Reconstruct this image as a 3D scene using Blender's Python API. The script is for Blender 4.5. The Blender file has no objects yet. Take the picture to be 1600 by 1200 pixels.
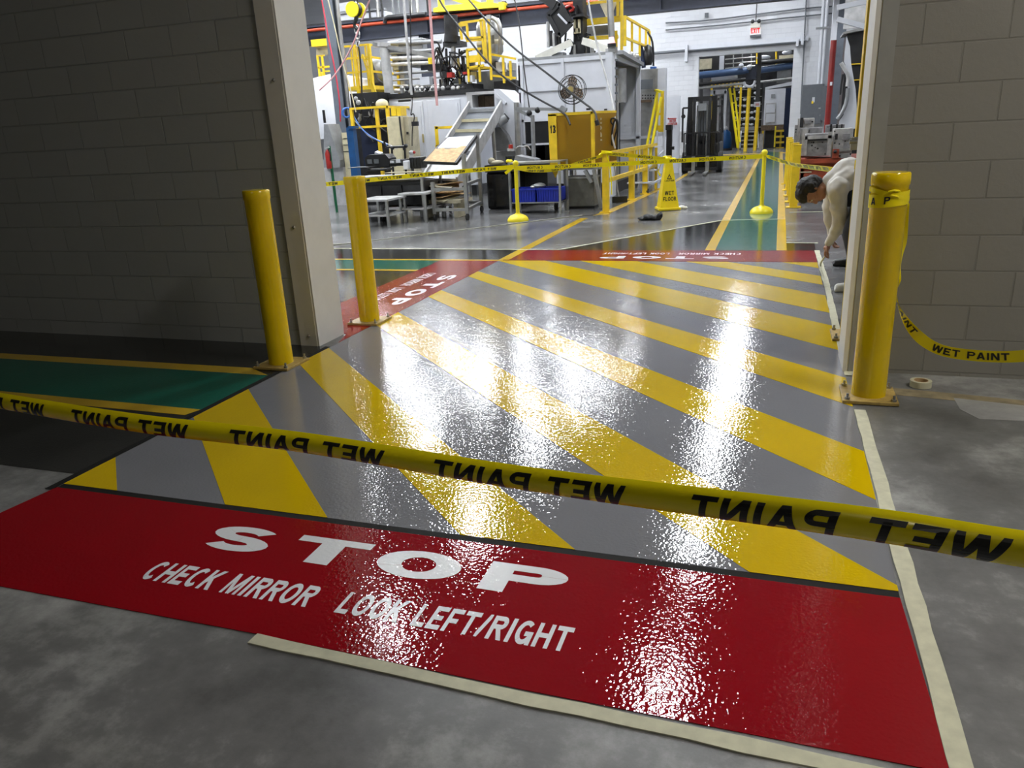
import bpy, bmesh, math, random
from mathutils import Vector, Matrix, Euler
rnd = random.Random(7)
sc = bpy.context.scene
COL = sc.collection
# ------------------------------------------------------------------ camera (hand-held, 1.5 m up, looking down and to the left)
F = 1190.0
RM = Matrix(((0.9475, 0.0572, -0.3145), (0.3160, -0.3150, 0.8949), (-0.0479, -0.9474, -0.3166)))   # columns: image right, image down, view direction
CAM = Vector((0, 0, 1.5))
cam = bpy.data.cameras.new('camera'); cam.sensor_width = 36; cam.lens = 36 * F / 1600
cam.clip_start = 0.05; cam.clip_end = 200
co = bpy.data.objects.new('camera', cam); COL.objects.link(co)
m = Matrix(((RM[0][0], -RM[0][1], -RM[0][2]), (RM[1][0], -RM[1][1], -RM[1][2]), (RM[2][0], -RM[2][1], -RM[2][2]))).to_4x4()
m.translation = CAM; co.matrix_world = m
sc.camera = co
# ------------------------------------------------------------------ world, exposure
w = bpy.data.worlds.new('world'); sc.world = w; w.use_nodes = True
w.node_tree.nodes['Background'].inputs[0].default_value = (0.6, 0.7, 0.9, 1)
w.node_tree.nodes['Background'].inputs[1].default_value = 0.02
sc.view_settings.view_transform = 'Standard'; sc.view_settings.look = 'None'
sc.view_settings.exposure = 0.0; sc.view_settings.gamma = 1.0
try: sc.view_settings.use_curve_mapping = False
except Exception: pass
LAMP_FAR = 100.0      # strip lamps of the bright hall
LAMP_NEAR = 4.4       # dim warm lamps of the near room

def ray(u, v): return RM @ Vector((u - 800, v - 600, F))
def G(u, v, z=0.0):
    d = ray(u, v); return CAM + d * ((z - CAM.z) / d.z)
def P(u, v, y):
    d = ray(u, v); return CAM + d * (y / d.y)

# ------------------------------------------------------------------ materials
MATS = {}
def rgb(*c):
    return tuple(((x / 255) / 12.92 if x / 255 <= .04045 else ((x / 255 + .055) / 1.055) ** 2.4) for x in c) + (1,)
def base(name):
    mt = bpy.data.materials.new(name); mt.use_nodes = True; MATS[name] = mt
    nt = mt.node_tree; return mt, nt, nt.nodes['Principled BSDF']
def N(nt, t, **k):
    n = nt.nodes.new(t)
    for a, b in k.items():
        if a.startswith('i_'): n.inputs[a[2:].replace('_', ' ')].default_value = b
        else: setattr(n, a, b)
    return n
def posn(nt):
    g = N(nt, 'ShaderNodeNewGeometry'); return g.outputs['Position']
def noise(nt, scale, detail=4, rough=.55, vec=None):
    n = N(nt, 'ShaderNodeTexNoise'); n.inputs['Scale'].default_value = scale; n.inputs['Detail'].default_value = detail
    n.inputs['Roughness'].default_value = rough
    nt.links.new(vec if vec else posn(nt), n.inputs['Vector']); return n
def ramp(nt, src, stops):
    r = N(nt, 'ShaderNodeValToRGB'); e = r.color_ramp.elements
    e[0].position, e[0].color = stops[0]; e[1].position, e[1].color = stops[-1]
    for p_, c_ in stops[1:-1]:
        q = e.new(p_); q.color = c_
    nt.links.new(src, r.inputs['Fac']); return r
def bump(nt, b, src, strength, dist):
    n = N(nt, 'ShaderNodeBump'); n.inputs['Strength'].default_value = strength; n.inputs['Distance'].default_value = dist
    nt.links.new(src, n.inputs['Height']); nt.links.new(n.outputs[0], b.inputs['Normal']); return n
def sc_(c, k): return tuple(min(1, x * k) for x in c[:3]) + (1,)

def mat(name, c, rough=.5, metal=0, wear=.12, scale=6, bmp=0, spec=.5):
    """solid paint or metal with slight procedural wear"""
    mt, nt, b = base(name)
    n = noise(nt, scale, 5)
    r = ramp(nt, n.outputs['Fac'], [(.3, sc_(c, 1 - wear)), (.7, sc_(c, 1 + wear * .5))])
    nt.links.new(r.outputs[0], b.inputs['Base Color'])
    b.inputs['Roughness'].default_value = rough; b.inputs['Metallic'].default_value = metal
    b.inputs['Specular IOR Level'].default_value = spec
    if bmp: bump(nt, b, noise(nt, 60, 3).outputs['Fac'], .3, bmp)
    return mt
def wetpaint(name, c, rough=.03, k=1.0, wear=.06):
    """fresh thick floor enamel: glossy with a fine orange-peel surface"""
    mt, nt, b = base(name)
    n = noise(nt, 1.3, 5)
    r = ramp(nt, n.outputs['Fac'], [(.3, sc_(c, 1 - wear)), (.7, sc_(c, 1 + wear))])
    nt.links.new(r.outputs[0], b.inputs['Base Color'])
    b.inputs['Roughness'].default_value = rough
    a = noise(nt, 75, 1, .5); f = noise(nt, 5, 3, .6)
    ad = N(nt, 'ShaderNodeMath', operation='MULTIPLY_ADD'); nt.links.new(f.outputs['Fac'], ad.inputs[0]); ad.inputs[1].default_value = 1.5
    nt.links.new(a.outputs['Fac'], ad.inputs[2])
    bump(nt, b, ad.outputs[0], 1.0, .00095 * k)
    return mt
def concrete(name, lo, mid, hi, rough=(.25, .55), bmp=.002):
    mt, nt, b = base(name)
    n1 = noise(nt, .9, 8, .62); n2 = noise(nt, 9, 6, .7)
    mx = N(nt, 'ShaderNodeMath', operation='MULTIPLY_ADD'); nt.links.new(n2.outputs['Fac'], mx.inputs[0]); mx.inputs[1].default_value = .35
    nt.links.new(n1.outputs['Fac'], mx.inputs[2])
    r = ramp(nt, mx.outputs[0], [(.45, lo), (.66, mid), (.86, hi)])
    nt.links.new(r.outputs[0], b.inputs['Base Color'])
    rr = N(nt, 'ShaderNodeMapRange'); nt.links.new(n1.outputs['Fac'], rr.inputs[0]); rr.inputs[3].default_value = rough[0]; rr.inputs[4].default_value = rough[1]
    nt.links.new(rr.outputs[0], b.inputs['Roughness'])
    bump(nt, b, n2.outputs['Fac'], .5, bmp)
    return mt
def block(name, c, ax=0, bmp=.012, rough=.5, mort=.8, dz=0.0, dx=0.0):
    """painted concrete block wall, 0.4 x 0.2 m courses"""
    mt, nt, b = base(name)
    s = N(nt, 'ShaderNodeSeparateXYZ'); nt.links.new(posn(nt), s.inputs[0])
    cb = N(nt, 'ShaderNodeCombineXYZ')
    ax1 = N(nt, 'ShaderNodeMath', operation='ADD'); nt.links.new(s.outputs[ax], ax1.inputs[0]); ax1.inputs[1].default_value = dx
    az1 = N(nt, 'ShaderNodeMath', operation='ADD'); nt.links.new(s.outputs[2], az1.inputs[0]); az1.inputs[1].default_value = dz
    nt.links.new(ax1.outputs[0], cb.inputs[0]); nt.links.new(az1.outputs[0], cb.inputs[1])
    br = N(nt, 'ShaderNodeTexBrick'); nt.links.new(cb.outputs[0], br.inputs['Vector'])
    br.inputs['Scale'].default_value = 1; br.inputs['Brick Width'].default_value = .4; br.inputs['Row Height'].default_value = .2
    br.inputs['Mortar Size'].default_value = .005; br.inputs['Mortar Smooth'].default_value = .3
    br.inputs['Color1'].default_value = c; br.inputs['Color2'].default_value = sc_(c, .94); br.inputs['Mortar'].default_value = sc_(c, mort)
    nt.links.new(br.outputs['Color'], b.inputs['Base Color'])
    b.inputs['Roughness'].default_value = rough
    n = noise(nt, 5, 6, .7)
    ad = N(nt, 'ShaderNodeMath', operation='MULTIPLY_ADD'); nt.links.new(br.outputs['Fac'], ad.inputs[0]); ad.inputs[1].default_value = -1.0
    q = N(nt, 'ShaderNodeMath', operation='MULTIPLY'); nt.links.new(n.outputs['Fac'], q.inputs[0]); q.inputs[1].default_value = .25
    nt.links.new(q.outputs[0], ad.inputs[2])
    bump(nt, b, ad.outputs[0], .9, bmp)
    return mt
def emis(name, c, s):
    mt, nt, b = base(name)
    b.inputs['Base Color'].default_value = (.8, .8, .8, 1)
    b.inputs['Emission Color'].default_value = c; b.inputs['Emission Strength'].default_value = s
    return mt

wetpaint('paint_yellow', (.64, .44, .003, 1)); wetpaint('paint_grey', (.20, .205, .225, 1)); wetpaint('paint_red', (.26, .002, .007, 1))
wetpaint('paint_green', (.004, .115, .075, 1), .08, .6); wetpaint('paint_lineyellow', (.62, .40, .02, 1), .12, .6)
wetpaint('paint_white', (.78, .80, .84, 1), .2, .7)
wetpaint('coat_dark', (.022, .022, .021, 1), .05, .45, .5)
mat('line_worn', rgb(196, 160, 55), .3, wear=.35, scale=14); mat('lane_worn', (.045, .15, .13, 1), .12, wear=.2, scale=3, bmp=.0005)
mat('masking', rgb(196, 194, 168), .7, wear=.15, scale=20)
mat('joint_black', (.012, .012, .011, 1), .8, spec=.2)
concrete('concrete_near', (.06, .06, .058, 1), (.15, .15, .148, 1), (.40, .40, .39, 1))
concrete('concrete_hall', (.05, .05, .05, 1), (.11, .11, .11, 1), (.22, .22, .22, 1), (.12, .35), .001)
block('block_left', (.40, .415, .405, 1), 0, .032, .40, .84, .085, .15); block('block_right', (.25, .24, .215, 1), 0, .022, .45, .87, -.02, .12)
block('block_white', (.62, .635, .67, 1), 0, .004, .5, .93); block('block_white_side', (.62, .635, .67, 1), 1, .004, .5, .93)
mat('flange_grey', (.30, .30, .285, 1), .45); mat('jamb', rgb(214, 212, 206), .45, wear=.05); mat('ceiling', (.30, .31, .32, 1), .8); mat('ceiling_dark', (.16, .16, .15, 1), .8)
mat('bollard', (.80, .57, .003, 1), .13, wear=.08, scale=5, bmp=.0002)
mat('yellow', (.80, .55, .02, 1), .4, wear=.18); mat('yellow_bright', (.85, .70, .015, 1), .35, wear=.05)
mat('plate', rgb(176, 150, 84), .5, wear=.3, scale=30)
mat('steel', (.42, .42, .41, 1), .35, .8, .25); mat('grey_steel', (.28, .29, .30, 1), .5, .3, .2); mat('dark_steel', (.03, .03, .032, 1), .45, .4, .5)
mat('white_metal', (.60, .62, .67, 1), .4, wear=.08, scale=3); mat('white_dirty', (.46, .46, .46, 1), .5, wear=.3, scale=5)
mat('black', (.012, .012, .013, 1), .4, wear=.4); mat('rubber', (.02, .02, .02, 1), .75)
mat('beam_navy', (.022, .027, .045, 1), .5, wear=.2); mat('column_grey', (.13, .15, .18, 1), .5, wear=.15)
mat('pipe_red', (.42, .055, .02, 1), .45, wear=.2); mat('red', (.38, .02, .015, 1), .4, wear=.2); mat('rust_red', (.30, .05, .018, 1), .6, wear=.45)
mat('blue', (.005, .07, .22, 1), .4, wear=.2); mat('blue_bin', (.01, .03, .42, 1), .4); mat('blue_hose', (.05, .16, .5, 1), .4)
mat('cream', (.62, .56, .36, 1), .5, wear=.2); mat('beige', (.46, .42, .30, 1), .6, wear=.25)
mat('mold', (.27, .265, .27, 1), .42, .35, .4, 9); mat('mold_light', (.44, .43, .42, 1), .42, .35, .35, 9)
mat('cardboard', (.55, .38, .20, 1), .8, wear=.3, scale=15); mat('panel_grey', (.11, .12, .135, 1), .45, wear=.1)
mat('tape', (.90, .75, .006, 1), .22, wear=.03, spec=.6); mat('ink', (.012, .012, .01, 1), .35)
mat('cone_yellow', (.82, .62, .01, 1), .4, wear=.08); mat('skin', (.40, .20, .13, 1), .55, wear=.08); mat('hair', (.012, .009, .008, 1), .6, wear=.5, scale=60)
mat('shirt', (.66, .63, .58, 1), .85, wear=.06, scale=12); mat('navy', (.010, .018, .05, 1), .85, wear=.2); mat('trousers', (.016, .015, .016, 1), .85, wear=.3)
mat('shoe_white', (.7, .7, .68, 1), .5); mat('cloth_white', (.75, .75, .72, 1), .9); mat('green_pipe', (.005, .10, .04, 1), .4); mat('rope_pink', (.55, .30, .30, 1), .7)
mat('red_line', (.6, .03, .06, 1), .5); mat('screen', (.12, .13, .14, 1), .15); mat('brass', (.5, .4, .15, 1), .35, .6)
mat('rust_brown', (.13, .085, .05, 1), .6, wear=.4, scale=12); mat('black_gloss', (.012, .012, .013, 1), .15, wear=.4); mat('bin_olive', (.14, .14, .12, 1), .5, wear=.3)
mat('cream_light', (.66, .65, .58, 1), .45, wear=.15); mat('pipe_darkred', (.20, .012, .01, 1), .4, wear=.2); mat('blue_dull', (.06, .11, .22, 1), .4); mat('backdrop_dark', (.16, .16, .17, 1), .8, wear=.6, scale=1.2)
mat('stain', (.26, .21, .12, 1), .6, wear=.5, scale=9); concrete('pale_concrete', (.15, .15, .145, 1), (.28, .28, .27, 1), (.4, .4, .39, 1))
emis('lamp_glow', (.93, .96, 1, 1), LAMP_FAR); emis('lamp_near', (1, .95, .86, 1), LAMP_NEAR * 14); emis('exit_red', (1, .04, .03, 1), .7); emis('exit_face', (1, .8, .78, 1), .12)
MATS['exit_red'].node_tree.nodes['Principled BSDF'].inputs['Base Color'].default_value = (.5, .01, .01, 1)
emis('beacon', (1, .03, .06, 1), .5)
def mesh_guard():
    mt, nt, b = base('yellow_mesh')
    b.inputs['Base Color'].default_value = (.36, .22, .01, 1); b.inputs['Roughness'].default_value = .35
    tr = N(nt, 'ShaderNodeBsdfTransparent'); mx = N(nt, 'ShaderNodeMixShader'); mx.inputs[0].default_value = .52
    tr.inputs[0].default_value = (.85, .6, .1, 1)
    out = nt.nodes['Material Output']
    nt.links.new(tr.outputs[0], mx.inputs[1]); nt.links.new(b.outputs[0], mx.inputs[2]); nt.links.new(mx.outputs[0], out.inputs['Surface'])
mesh_guard()

# ------------------------------------------------------------------ mesh builder (world coordinates, shifted to the parent's origin)
class MB:
    def __init__(s): s.v = []; s.f = []; s.sm = []; s.mi = []; s.cur = 0
    def add(s, vs, fs, smooth=False):
        n = len(s.v); s.v += [Vector(q) for q in vs]
        for f in fs: s.f.append([n + i for i in f]); s.sm.append(smooth); s.mi.append(s.cur)
        return s
    def m(s, i): s.cur = i; return s
    def box(s, c, d, r=None):
        x, y, z = (q / 2 for q in d); c = Vector(c)
        vs = [Vector((a * x, b * y, e * z)) for e in (-1, 1) for b in (-1, 1) for a in (-1, 1)]
        if r is not None:
            R_ = Euler(r).to_matrix() if not isinstance(r, Matrix) else r
            vs = [R_ @ q for q in vs]
        return s.add([c + q for q in vs], [(0, 2, 3, 1), (4, 5, 7, 6), (0, 1, 5, 4), (1, 3, 7, 5), (3, 2, 6, 7), (2, 0, 4, 6)])
    def bb(s, x0, x1, y0, y1, z0, z1): return s.box(((x0 + x1) / 2, (y0 + y1) / 2, (z0 + z1) / 2), (abs(x1 - x0), abs(y1 - y0), abs(z1 - z0)))
    def pb(s, u0, v0, u1, v1, y, dep):
        """box whose front face, standing at depth y, is what is seen between these corners"""
        um, vm = (u0 + u1) / 2, (v0 + v1) / 2
        return s.bb(P(u0, vm, y).x, P(u1, vm, y).x, y, y + dep, P(um, v1, y).z, P(um, v0, y).z)
    def bar(s, a, b, w_, h=None):
        a, b = Vector(a), Vector(b); d = b - a; L = d.length; h = h or w_
        q = d.to_track_quat('Z', 'Y').to_matrix() if abs(d.normalized().z) < .999 else Matrix.Identity(3)
        return s.box((a + b) / 2, (w_, h, L), q)
    def cyl(s, a, b, r, r2=None, n=14, cap=True):
        a, b = Vector(a), Vector(b); r2 = r if r2 is None else r2
        q = (b - a).to_track_quat('Z', 'Y').to_matrix()
        ring = [q @ Vector((math.cos(2 * math.pi * i / n), math.sin(2 * math.pi * i / n), 0)) for i in range(n)]
        vs = [a + p_ * r for p_ in ring] + [b + p_ * r2 for p_ in ring]
        s.add(vs, [(i, (i + 1) % n, n + (i + 1) % n, n + i) for i in range(n)], True)
        if cap: s.add(vs, [tuple(range(n))[::-1], tuple(range(n, 2 * n))])
        return s
    def lathe(s, c, prof, n=20, smooth=True):
        c = Vector(c); vs = []; fs = []
        for r, z in prof:
            for i in range(n): vs.append(c + Vector((r * math.cos(2 * math.pi * i / n), r * math.sin(2 * math.pi * i / n), z)))
        for k in range(len(prof) - 1):
            for i in range(n): fs.append((k * n + i, k * n + (i + 1) % n, (k + 1) * n + (i + 1) % n, (k + 1) * n + i))
        s.add(vs, fs, smooth)
        return s.add(vs, [tuple(range(n))[::-1], tuple(range((len(prof) - 1) * n, len(prof) * n))])
    def tube(s, pts, r, n=8, smoothpath=0):
        pts = [Vector(p_) for p_ in pts]
        for _ in range(smoothpath):
            q = [pts[0]]
            for a, b in zip(pts, pts[1:]): q += [a * .75 + b * .25, a * .25 + b * .75]
            pts = q + [pts[-1]]
        vs = []; fs = []; up = Vector((0.13, .21, 1)).normalized()
        for i, p_ in enumerate(pts):
            t = (pts[min(i + 1, len(pts) - 1)] - pts[max(i - 1, 0)]).normalized()
            a = t.cross(up); a = a.normalized() if a.length > 1e-4 else Vector((1, 0, 0)); b = a.cross(t).normalized()
            rr = r[min(len(r) - 1, int(i / (len(pts) - 1) * (len(r) - .01)))] if isinstance(r, (list, tuple)) else r
            for k in range(n): vs.append(p_ + (a * math.cos(2 * math.pi * k / n) + b * math.sin(2 * math.pi * k / n)) * rr)
        for i in range(len(pts) - 1):
            for k in range(n): fs.append((i * n + k, i * n + (k + 1) % n, (i + 1) * n + (k + 1) % n, (i + 1) * n + k))
        s.add(vs, fs, True)
        return s.add(vs, [tuple(range(n))[::-1], tuple(range((len(pts) - 1) * n, len(pts) * n))])
    def sph(s, c, r, n=14, k=9):
        c = Vector(c); r = r if isinstance(r, (tuple, list)) else (r, r, r)
        prof = [(math.sin(math.pi * i / k), -math.cos(math.pi * i / k)) for i in range(k + 1)]
        vs = []; fs = []
        for a, z in prof:
            for i in range(n): vs.append(c + Vector((r[0] * a * math.cos(2 * math.pi * i / n), r[1] * a * math.sin(2 * math.pi * i / n), r[2] * z)))
        for q in range(k):
            for i in range(n): fs.append((q * n + i, q * n + (i + 1) % n, (q + 1) * n + (i + 1) % n, (q + 1) * n + i))
        return s.add(vs, fs, True)
    def poly(s, pts, z0, z1):
        """flat prism over an outline in plan"""
        n = len(pts); vs = [Vector((p_[0], p_[1], z0)) for p_ in pts] + [Vector((p_[0], p_[1], z1)) for p_ in pts]
        ar = sum(pts[i][0] * pts[(i + 1) % n][1] - pts[(i + 1) % n][0] * pts[i][1] for i in range(n))
        fs = [tuple(range(n, 2 * n)), tuple(range(n))[::-1]] + [(i, (i + 1) % n, n + (i + 1) % n, n + i) for i in range(n)]
        if ar < 0: fs = [f[::-1] for f in fs]
        return s.add(vs, fs)
    def prism(s, pts, off):
        """solid from a planar outline of 3D points pushed by the vector off"""
        n = len(pts); pts = [Vector(p_) for p_ in pts]; off = Vector(off)
        return s.add(pts + [p_ + off for p_ in pts], [tuple(range(n))[::-1], tuple(range(n, 2 * n))] + [(i, (i + 1) % n, n + (i + 1) % n, n + i) for i in range(n)])
    def build(s, name, mt, parent=None, label=None, bevel=0):
        o0 = Vector((0, 0, 0))
        if parent is not None: o0 = WORLD[parent.name]
        elif parent is None and s.v:
            o0 = Vector(((min(q.x for q in s.v) + max(q.x for q in s.v)) / 2, (min(q.y for q in s.v) + max(q.y for q in s.v)) / 2, min(q.z for q in s.v)))
        me = bpy.data.meshes.new(name)
        me.from_pydata([q - o0 for q in s.v], [], s.f)
        me.polygons.foreach_set('use_smooth', s.sm); me.polygons.foreach_set('material_index', s.mi)
        for q in (mt if isinstance(mt, (list, tuple)) else [mt]): me.materials.append(MATS[q])
        bm = bmesh.new(); bm.from_mesh(me); bmesh.ops.recalc_face_normals(bm, faces=bm.faces); bm.to_mesh(me); bm.free()
        o = bpy.data.objects.new(name, me); COL.objects.link(o)
        if parent is not None: o.parent = parent
        else: o.location = o0
        WORLD[o.name] = o0
        if label: o['label'] = label
        if bevel:
            b = o.modifiers.new('bevel', 'BEVEL'); b.width = bevel; b.segments = 2; b.limit_method = 'ANGLE'
        return o
WORLD = {}
def thing(name, label, cat, loc=(0, 0, 0), group=None):
    o = bpy.data.objects.new(name, None); COL.objects.link(o); o.location = loc; o.empty_display_size = .1
    o['label'] = label; o['category'] = cat
    if group: o['group'] = group
    WORLD[o.name] = Vector(loc); return o
def tag(o, label, cat, group=None, kind=None):
    o['label'] = label; o['category'] = cat
    if group: o['group'] = group
    if kind: o['kind'] = kind
    return o
def struct(o): o['kind'] = 'structure'; return o
def dup(root, loc, rz=0, label=None):
    loc = Vector(loc)
    def cp(o, par):
        c = o.copy(); COL.objects.link(c)
        if par: c.parent = par
        for ch in o.children: cp(ch, c)
        return c
    r = cp(root, None); r.location = loc; r.rotation_euler = (0, 0, rz)
    if label: r['label'] = label
    return r

# ------------------------------------------------------------------ lettering
_tc = {}
def arc(cx, cy, rx, ry, a0, a1, n=14):
    return [(cx + rx * math.cos(math.radians(a0 + (a1 - a0) * i / n)), cy + ry * math.sin(math.radians(a0 + (a1 - a0) * i / n))) for i in range(n + 1)]
def glyph_strokes(ch, w, v):
    """centre lines of one capital in a unit box; w, v: stem and bar thickness. Returns [(points, closed)]"""
    x, y = w / 2, v / 2; X, Y = 1 - x, 1 - y; m = .5
    ry = (.5 - y); rb = .25 - y / 2 + .0
    D = {
     'A': [([(.02 + x * .6, -.05), (m, 1.0 + v * .2)], 0), ([(.98 - x * .6, -.05), (m, 1.0 + v * .2)], 0), ([(.22, .30), (.78, .30)], 0)],
     'C': [(arc(m, m, m - x, ry, 48, 312, 26), 0)],
     'E': [([(X + x, Y), (x, Y), (x, y), (X + x, y)], 0), ([(x, m), (X, m)], 0)],
     'F': [([(X + x, Y), (x, Y), (x, -.02)], 0), ([(x, .47), (X, .47)], 0)],
     'G': [(arc(m, m, m - x, ry, 48, 345, 28), 0), ([(.52, .45), (X, .45), (X, -.02)], 0)],
     'H': [([(x, -.02), (x, 1.02)], 0), ([(X, -.02), (X, 1.02)], 0), ([(x, m), (X, m)], 0)],
     'I': [([(m, -.02), (m, 1.02)], 0)],
     'K': [([(x, -.02), (x, 1.02)], 0), ([(x, .34), (X + x * .2, 1.08)], 0), ([(.38, .56), (X + x * .4, -.08)], 0)],
     'L': [([(x, 1.02), (x, y), (1.0, y)], 0)],
     'M': [([(x * .8, -.02), (x * .8, 1.02)], 0), ([(1 - x * .8, -.02), (1 - x * .8, 1.02)], 0), ([(x * .9, 1.05), (m, .02)], 0), ([(1 - x * .9, 1.05), (m, .02)], 0)],
     'N': [([(x, -.02), (x, 1.02)], 0), ([(X, -.02), (X, 1.02)], 0), ([(x * .9, 1.04), (1 - x * .9, -.04)], 0)],
     'O': [(arc(m, m, m - x, ry, 0, 360, 32), 1)],
     'P': [([(x, -.02), (x, Y), (.55, Y)] + arc(.62, .70 + 0 * y, X - .62, .30 - y, 88, -88, 12) + [(.55, .40 + y), (x, .40 + y)], 0)],
     'R': [([(x, -.02), (x, Y), (.55, Y)] + arc(.62, .72, X - .64, .28 - y, 88, -88, 12) + [(.55, .44 + y), (x, .44 + y)], 0), ([(.50, .50), (X + x * .3, -.06)], 0)],
     'S': [(arc(m, .75 - y * .5, m - x, rb, 25, 270, 18)[:-1] + arc(m, .25 + y * .5, m - x, rb, 90, -155, 18), 0)],
     'T': [([(-.0, Y), (1.0, Y)], 0), ([(m, Y), (m, -.02)], 0)],
     'U': [([(x, 1.02)] + arc(m, .42, m - x, .42 - y, 180, 360, 16) + [(X, 1.02)], 0)],
     'W': [([(x * .5, 1.05), (.27, -.05)], 0), ([(m, 1.02), (.27, -.05)], 0), ([(m, 1.02), (.73, -.05)], 0), ([(1 - x * .5, 1.05), (.73, -.05)], 0)],
     'X': [([(x * .6, -.05), (1 - x * .6, 1.05)], 0), ([(1 - x * .6, -.05), (x * .6, 1.05)], 0)],
     '/': [([(x * .2, -.05), (1 - x * .2, 1.05)], 0)],
     '1': [([(.62, -.02), (.62, 1.02)], 0), ([(.60, .92), (.22, .66)], 0)],
     '3': [(arc(.46, .74, .40 - x * .3, .26 - y, 150, -90, 16)[:-1] + arc(.46, .27, .42 - x * .3, .27 - y, 90, -150, 16), 0)],
     '6': [(arc(m, .31, m - x, .31 - y, 0, 360, 22), 1), (arc(.62, .45, .62 - x, .55 - y, 70, 190, 14), 0)],
     '0': [(arc(m, m, m - x, ry, 0, 360, 28), 1)],
    }
    return D[ch]
GW = {'I': .36, '1': .6, '/': .55, ' ': .55, 'M': 1.2, 'W': 1.35, 'E': .9, 'F': .86, 'L': .85, 'O': 1.08, 'G': 1.06, 'C': 1.04}
def clipbox(p):
    for ax, lim, sg in ((0, 0, 1), (0, 1, -1), (1, 0, 1), (1, 1, -1)):
        out = []
        for i in range(len(p)):
            a, b = p[i], p[(i + 1) % len(p)]; ia, ib = (a[ax] - lim) * sg >= -1e-9, (b[ax] - lim) * sg >= -1e-9
            if ia: out.append(a)
            if ia != ib:
                t = (lim - a[ax]) / (b[ax] - a[ax]); out.append((a[0] + t * (b[0] - a[0]), a[1] + t * (b[1] - a[1])))
        p = out
        if len(p) < 3: return []
    return p
def glyphs(txt, bold=0.0, cuts=0):
    """heavy block capitals as flat faces, the whole word in a unit box"""
    k = (txt, bold, cuts)
    if k in _tc: return _tc[k]
    vs = []; fs = []; x0 = 0.0; gap = .17
    tot = sum(GW.get(c, 1) for c in txt) + gap * (len(txt) - 1)
    for ch in txt:
        gw = GW.get(ch, 1)
        if ch != ' ':
            w, v = (.27 + bold) / gw if ch != 'I' else .27 / .36 + bold, .20 + bold * .6
            if ch in 'WM': w = .20
            for pts, closed in glyph_strokes(ch, min(w, .8) if ch != 'I' else 1.0, v):
                n = len(pts); L = []; R = []
                if closed: pts = pts[:-1]; n -= 1
                for i, p_ in enumerate(pts):
                    a = pts[(i - 1) % n] if (closed or i) else p_; b = pts[(i + 1) % n] if (closed or i < n - 1) else p_
                    def nr(q, r):
                        d = (r[0] - q[0], r[1] - q[1]); l_ = math.hypot(*d) or 1; return (-d[1] / l_, d[0] / l_)
                    n1 = nr(a, p_) if a != p_ else nr(p_, b); n2 = nr(p_, b) if b != p_ else n1
                    mx_, my_ = n1[0] + n2[0], n1[1] + n2[1]; ml = math.hypot(mx_, my_) or 1; mx_, my_ = mx_ / ml, my_ / ml
                    sc_m = 1 / max(.5, mx_ * n1[0] + my_ * n1[1])
                    L.append((p_[0] + mx_ * w / 2 * sc_m, p_[1] + my_ * v / 2 * sc_m)); R.append((p_[0] - mx_ * w / 2 * sc_m, p_[1] - my_ * v / 2 * sc_m))
                for i in range(n if closed else n - 1):
                    j_ = (i + 1) % n
                    q = clipbox([L[i], L[j_], R[j_], R[i]])
                    if len(q) < 3: continue
                    # slice each piece finely so that lettering can follow a curved ribbon
                    cells = [q]
                    if cuts:
                        nc = max(1, int((max(c[1] for c in q) - min(c[1] for c in q)) / .12)); y0_ = min(c[1] for c in q); y1_ = max(c[1] for c in q); cells = []
                        for k_ in range(nc):
                            lo, hi = y0_ + (y1_ - y0_) * k_ / nc, y0_ + (y1_ - y0_) * (k_ + 1) / nc; p = q
                            for lim, sg in ((lo, 1), (hi, -1)):
                                out = []
                                for u_ in range(len(p)):
                                    A_, B_ = p[u_], p[(u_ + 1) % len(p)]; ia, ib = (A_[1] - lim) * sg >= -1e-9, (B_[1] - lim) * sg >= -1e-9
                                    if ia: out.append(A_)
                                    if ia != ib: tt = (lim - A_[1]) / (B_[1] - A_[1]); out.append((A_[0] + tt * (B_[0] - A_[0]), lim))
                                p = out
                                if len(p) < 3: break
                            if len(p) >= 3: cells.append(p)
                    for c in cells:
                        b0 = len(vs); vs += [((x0 + p_[0] * gw) / tot, p_[1], (len(fs) % 9) * .00006) for p_ in c]; fs.append(tuple(range(b0, b0 + len(c))))
        x0 += gw + gap
    _tc[k] = (vs, fs); return _tc[k]
def letters(mb, txt, org, ex, ey, bold=0):
    """txt filling the parallelogram org + a*ex + b*ey"""
    vs, fs = glyphs(txt, bold); org, ex, ey = Vector(org), Vector(ex), Vector(ey)
    nz = ex.cross(ey).normalized(); mb.add([org + ex * a + ey * b + nz * c for a, b, c in vs], fs); return mb

# ================================================================== SETTING
XL, XR, YB, YF = -30.0, 6.5, -7.0, 37.0
struct(MB().bb(-30, 8, -7, 62, -.2, 0).build('floor', 'concrete_near'))
struct(MB().poly([(-30, 5.2), (-30, 60), (8, 60), (8, 5.2)], 0, .001).build('floor', 'concrete_hall'))
WT = 5.6
struct(MB().bb(-14, -3.36, 4.85, 5.18, 0, WT).build('wall_left', 'block_left'))
struct(MB().bb(.52, 8, 4.85, 5.18, 0, WT).build('wall_right', 'block_right'))
struct(MB().bb(-3.36, .52, 4.85, 5.18, 4.3, WT).build('trim_5', 'block_left'))
struct(MB().bb(-14.3, -14, -7, 4.85, 0, WT).build('wall_near_left', 'ceiling_dark'))
struct(MB().bb(8, 8.3, -7, 60, 0, 8.8).build('wall_near_right', 'block_white_side'))
struct(MB().bb(-14.3, 8.3, -7.3, -7, 0, WT).build('wall_back', 'ceiling_dark'))
struct(MB().bb(-14.3, 8.3, -7.3, 5.18, WT, WT + .2).build('ceiling_near', 'ceiling_dark'))
struct(MB().bb(-30, 8, 4.95, 5.18, WT, 8.8).bb(-30, -14, 4.95, 5.18, 0, WT).build('wall_front', 'block_white'))
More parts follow.
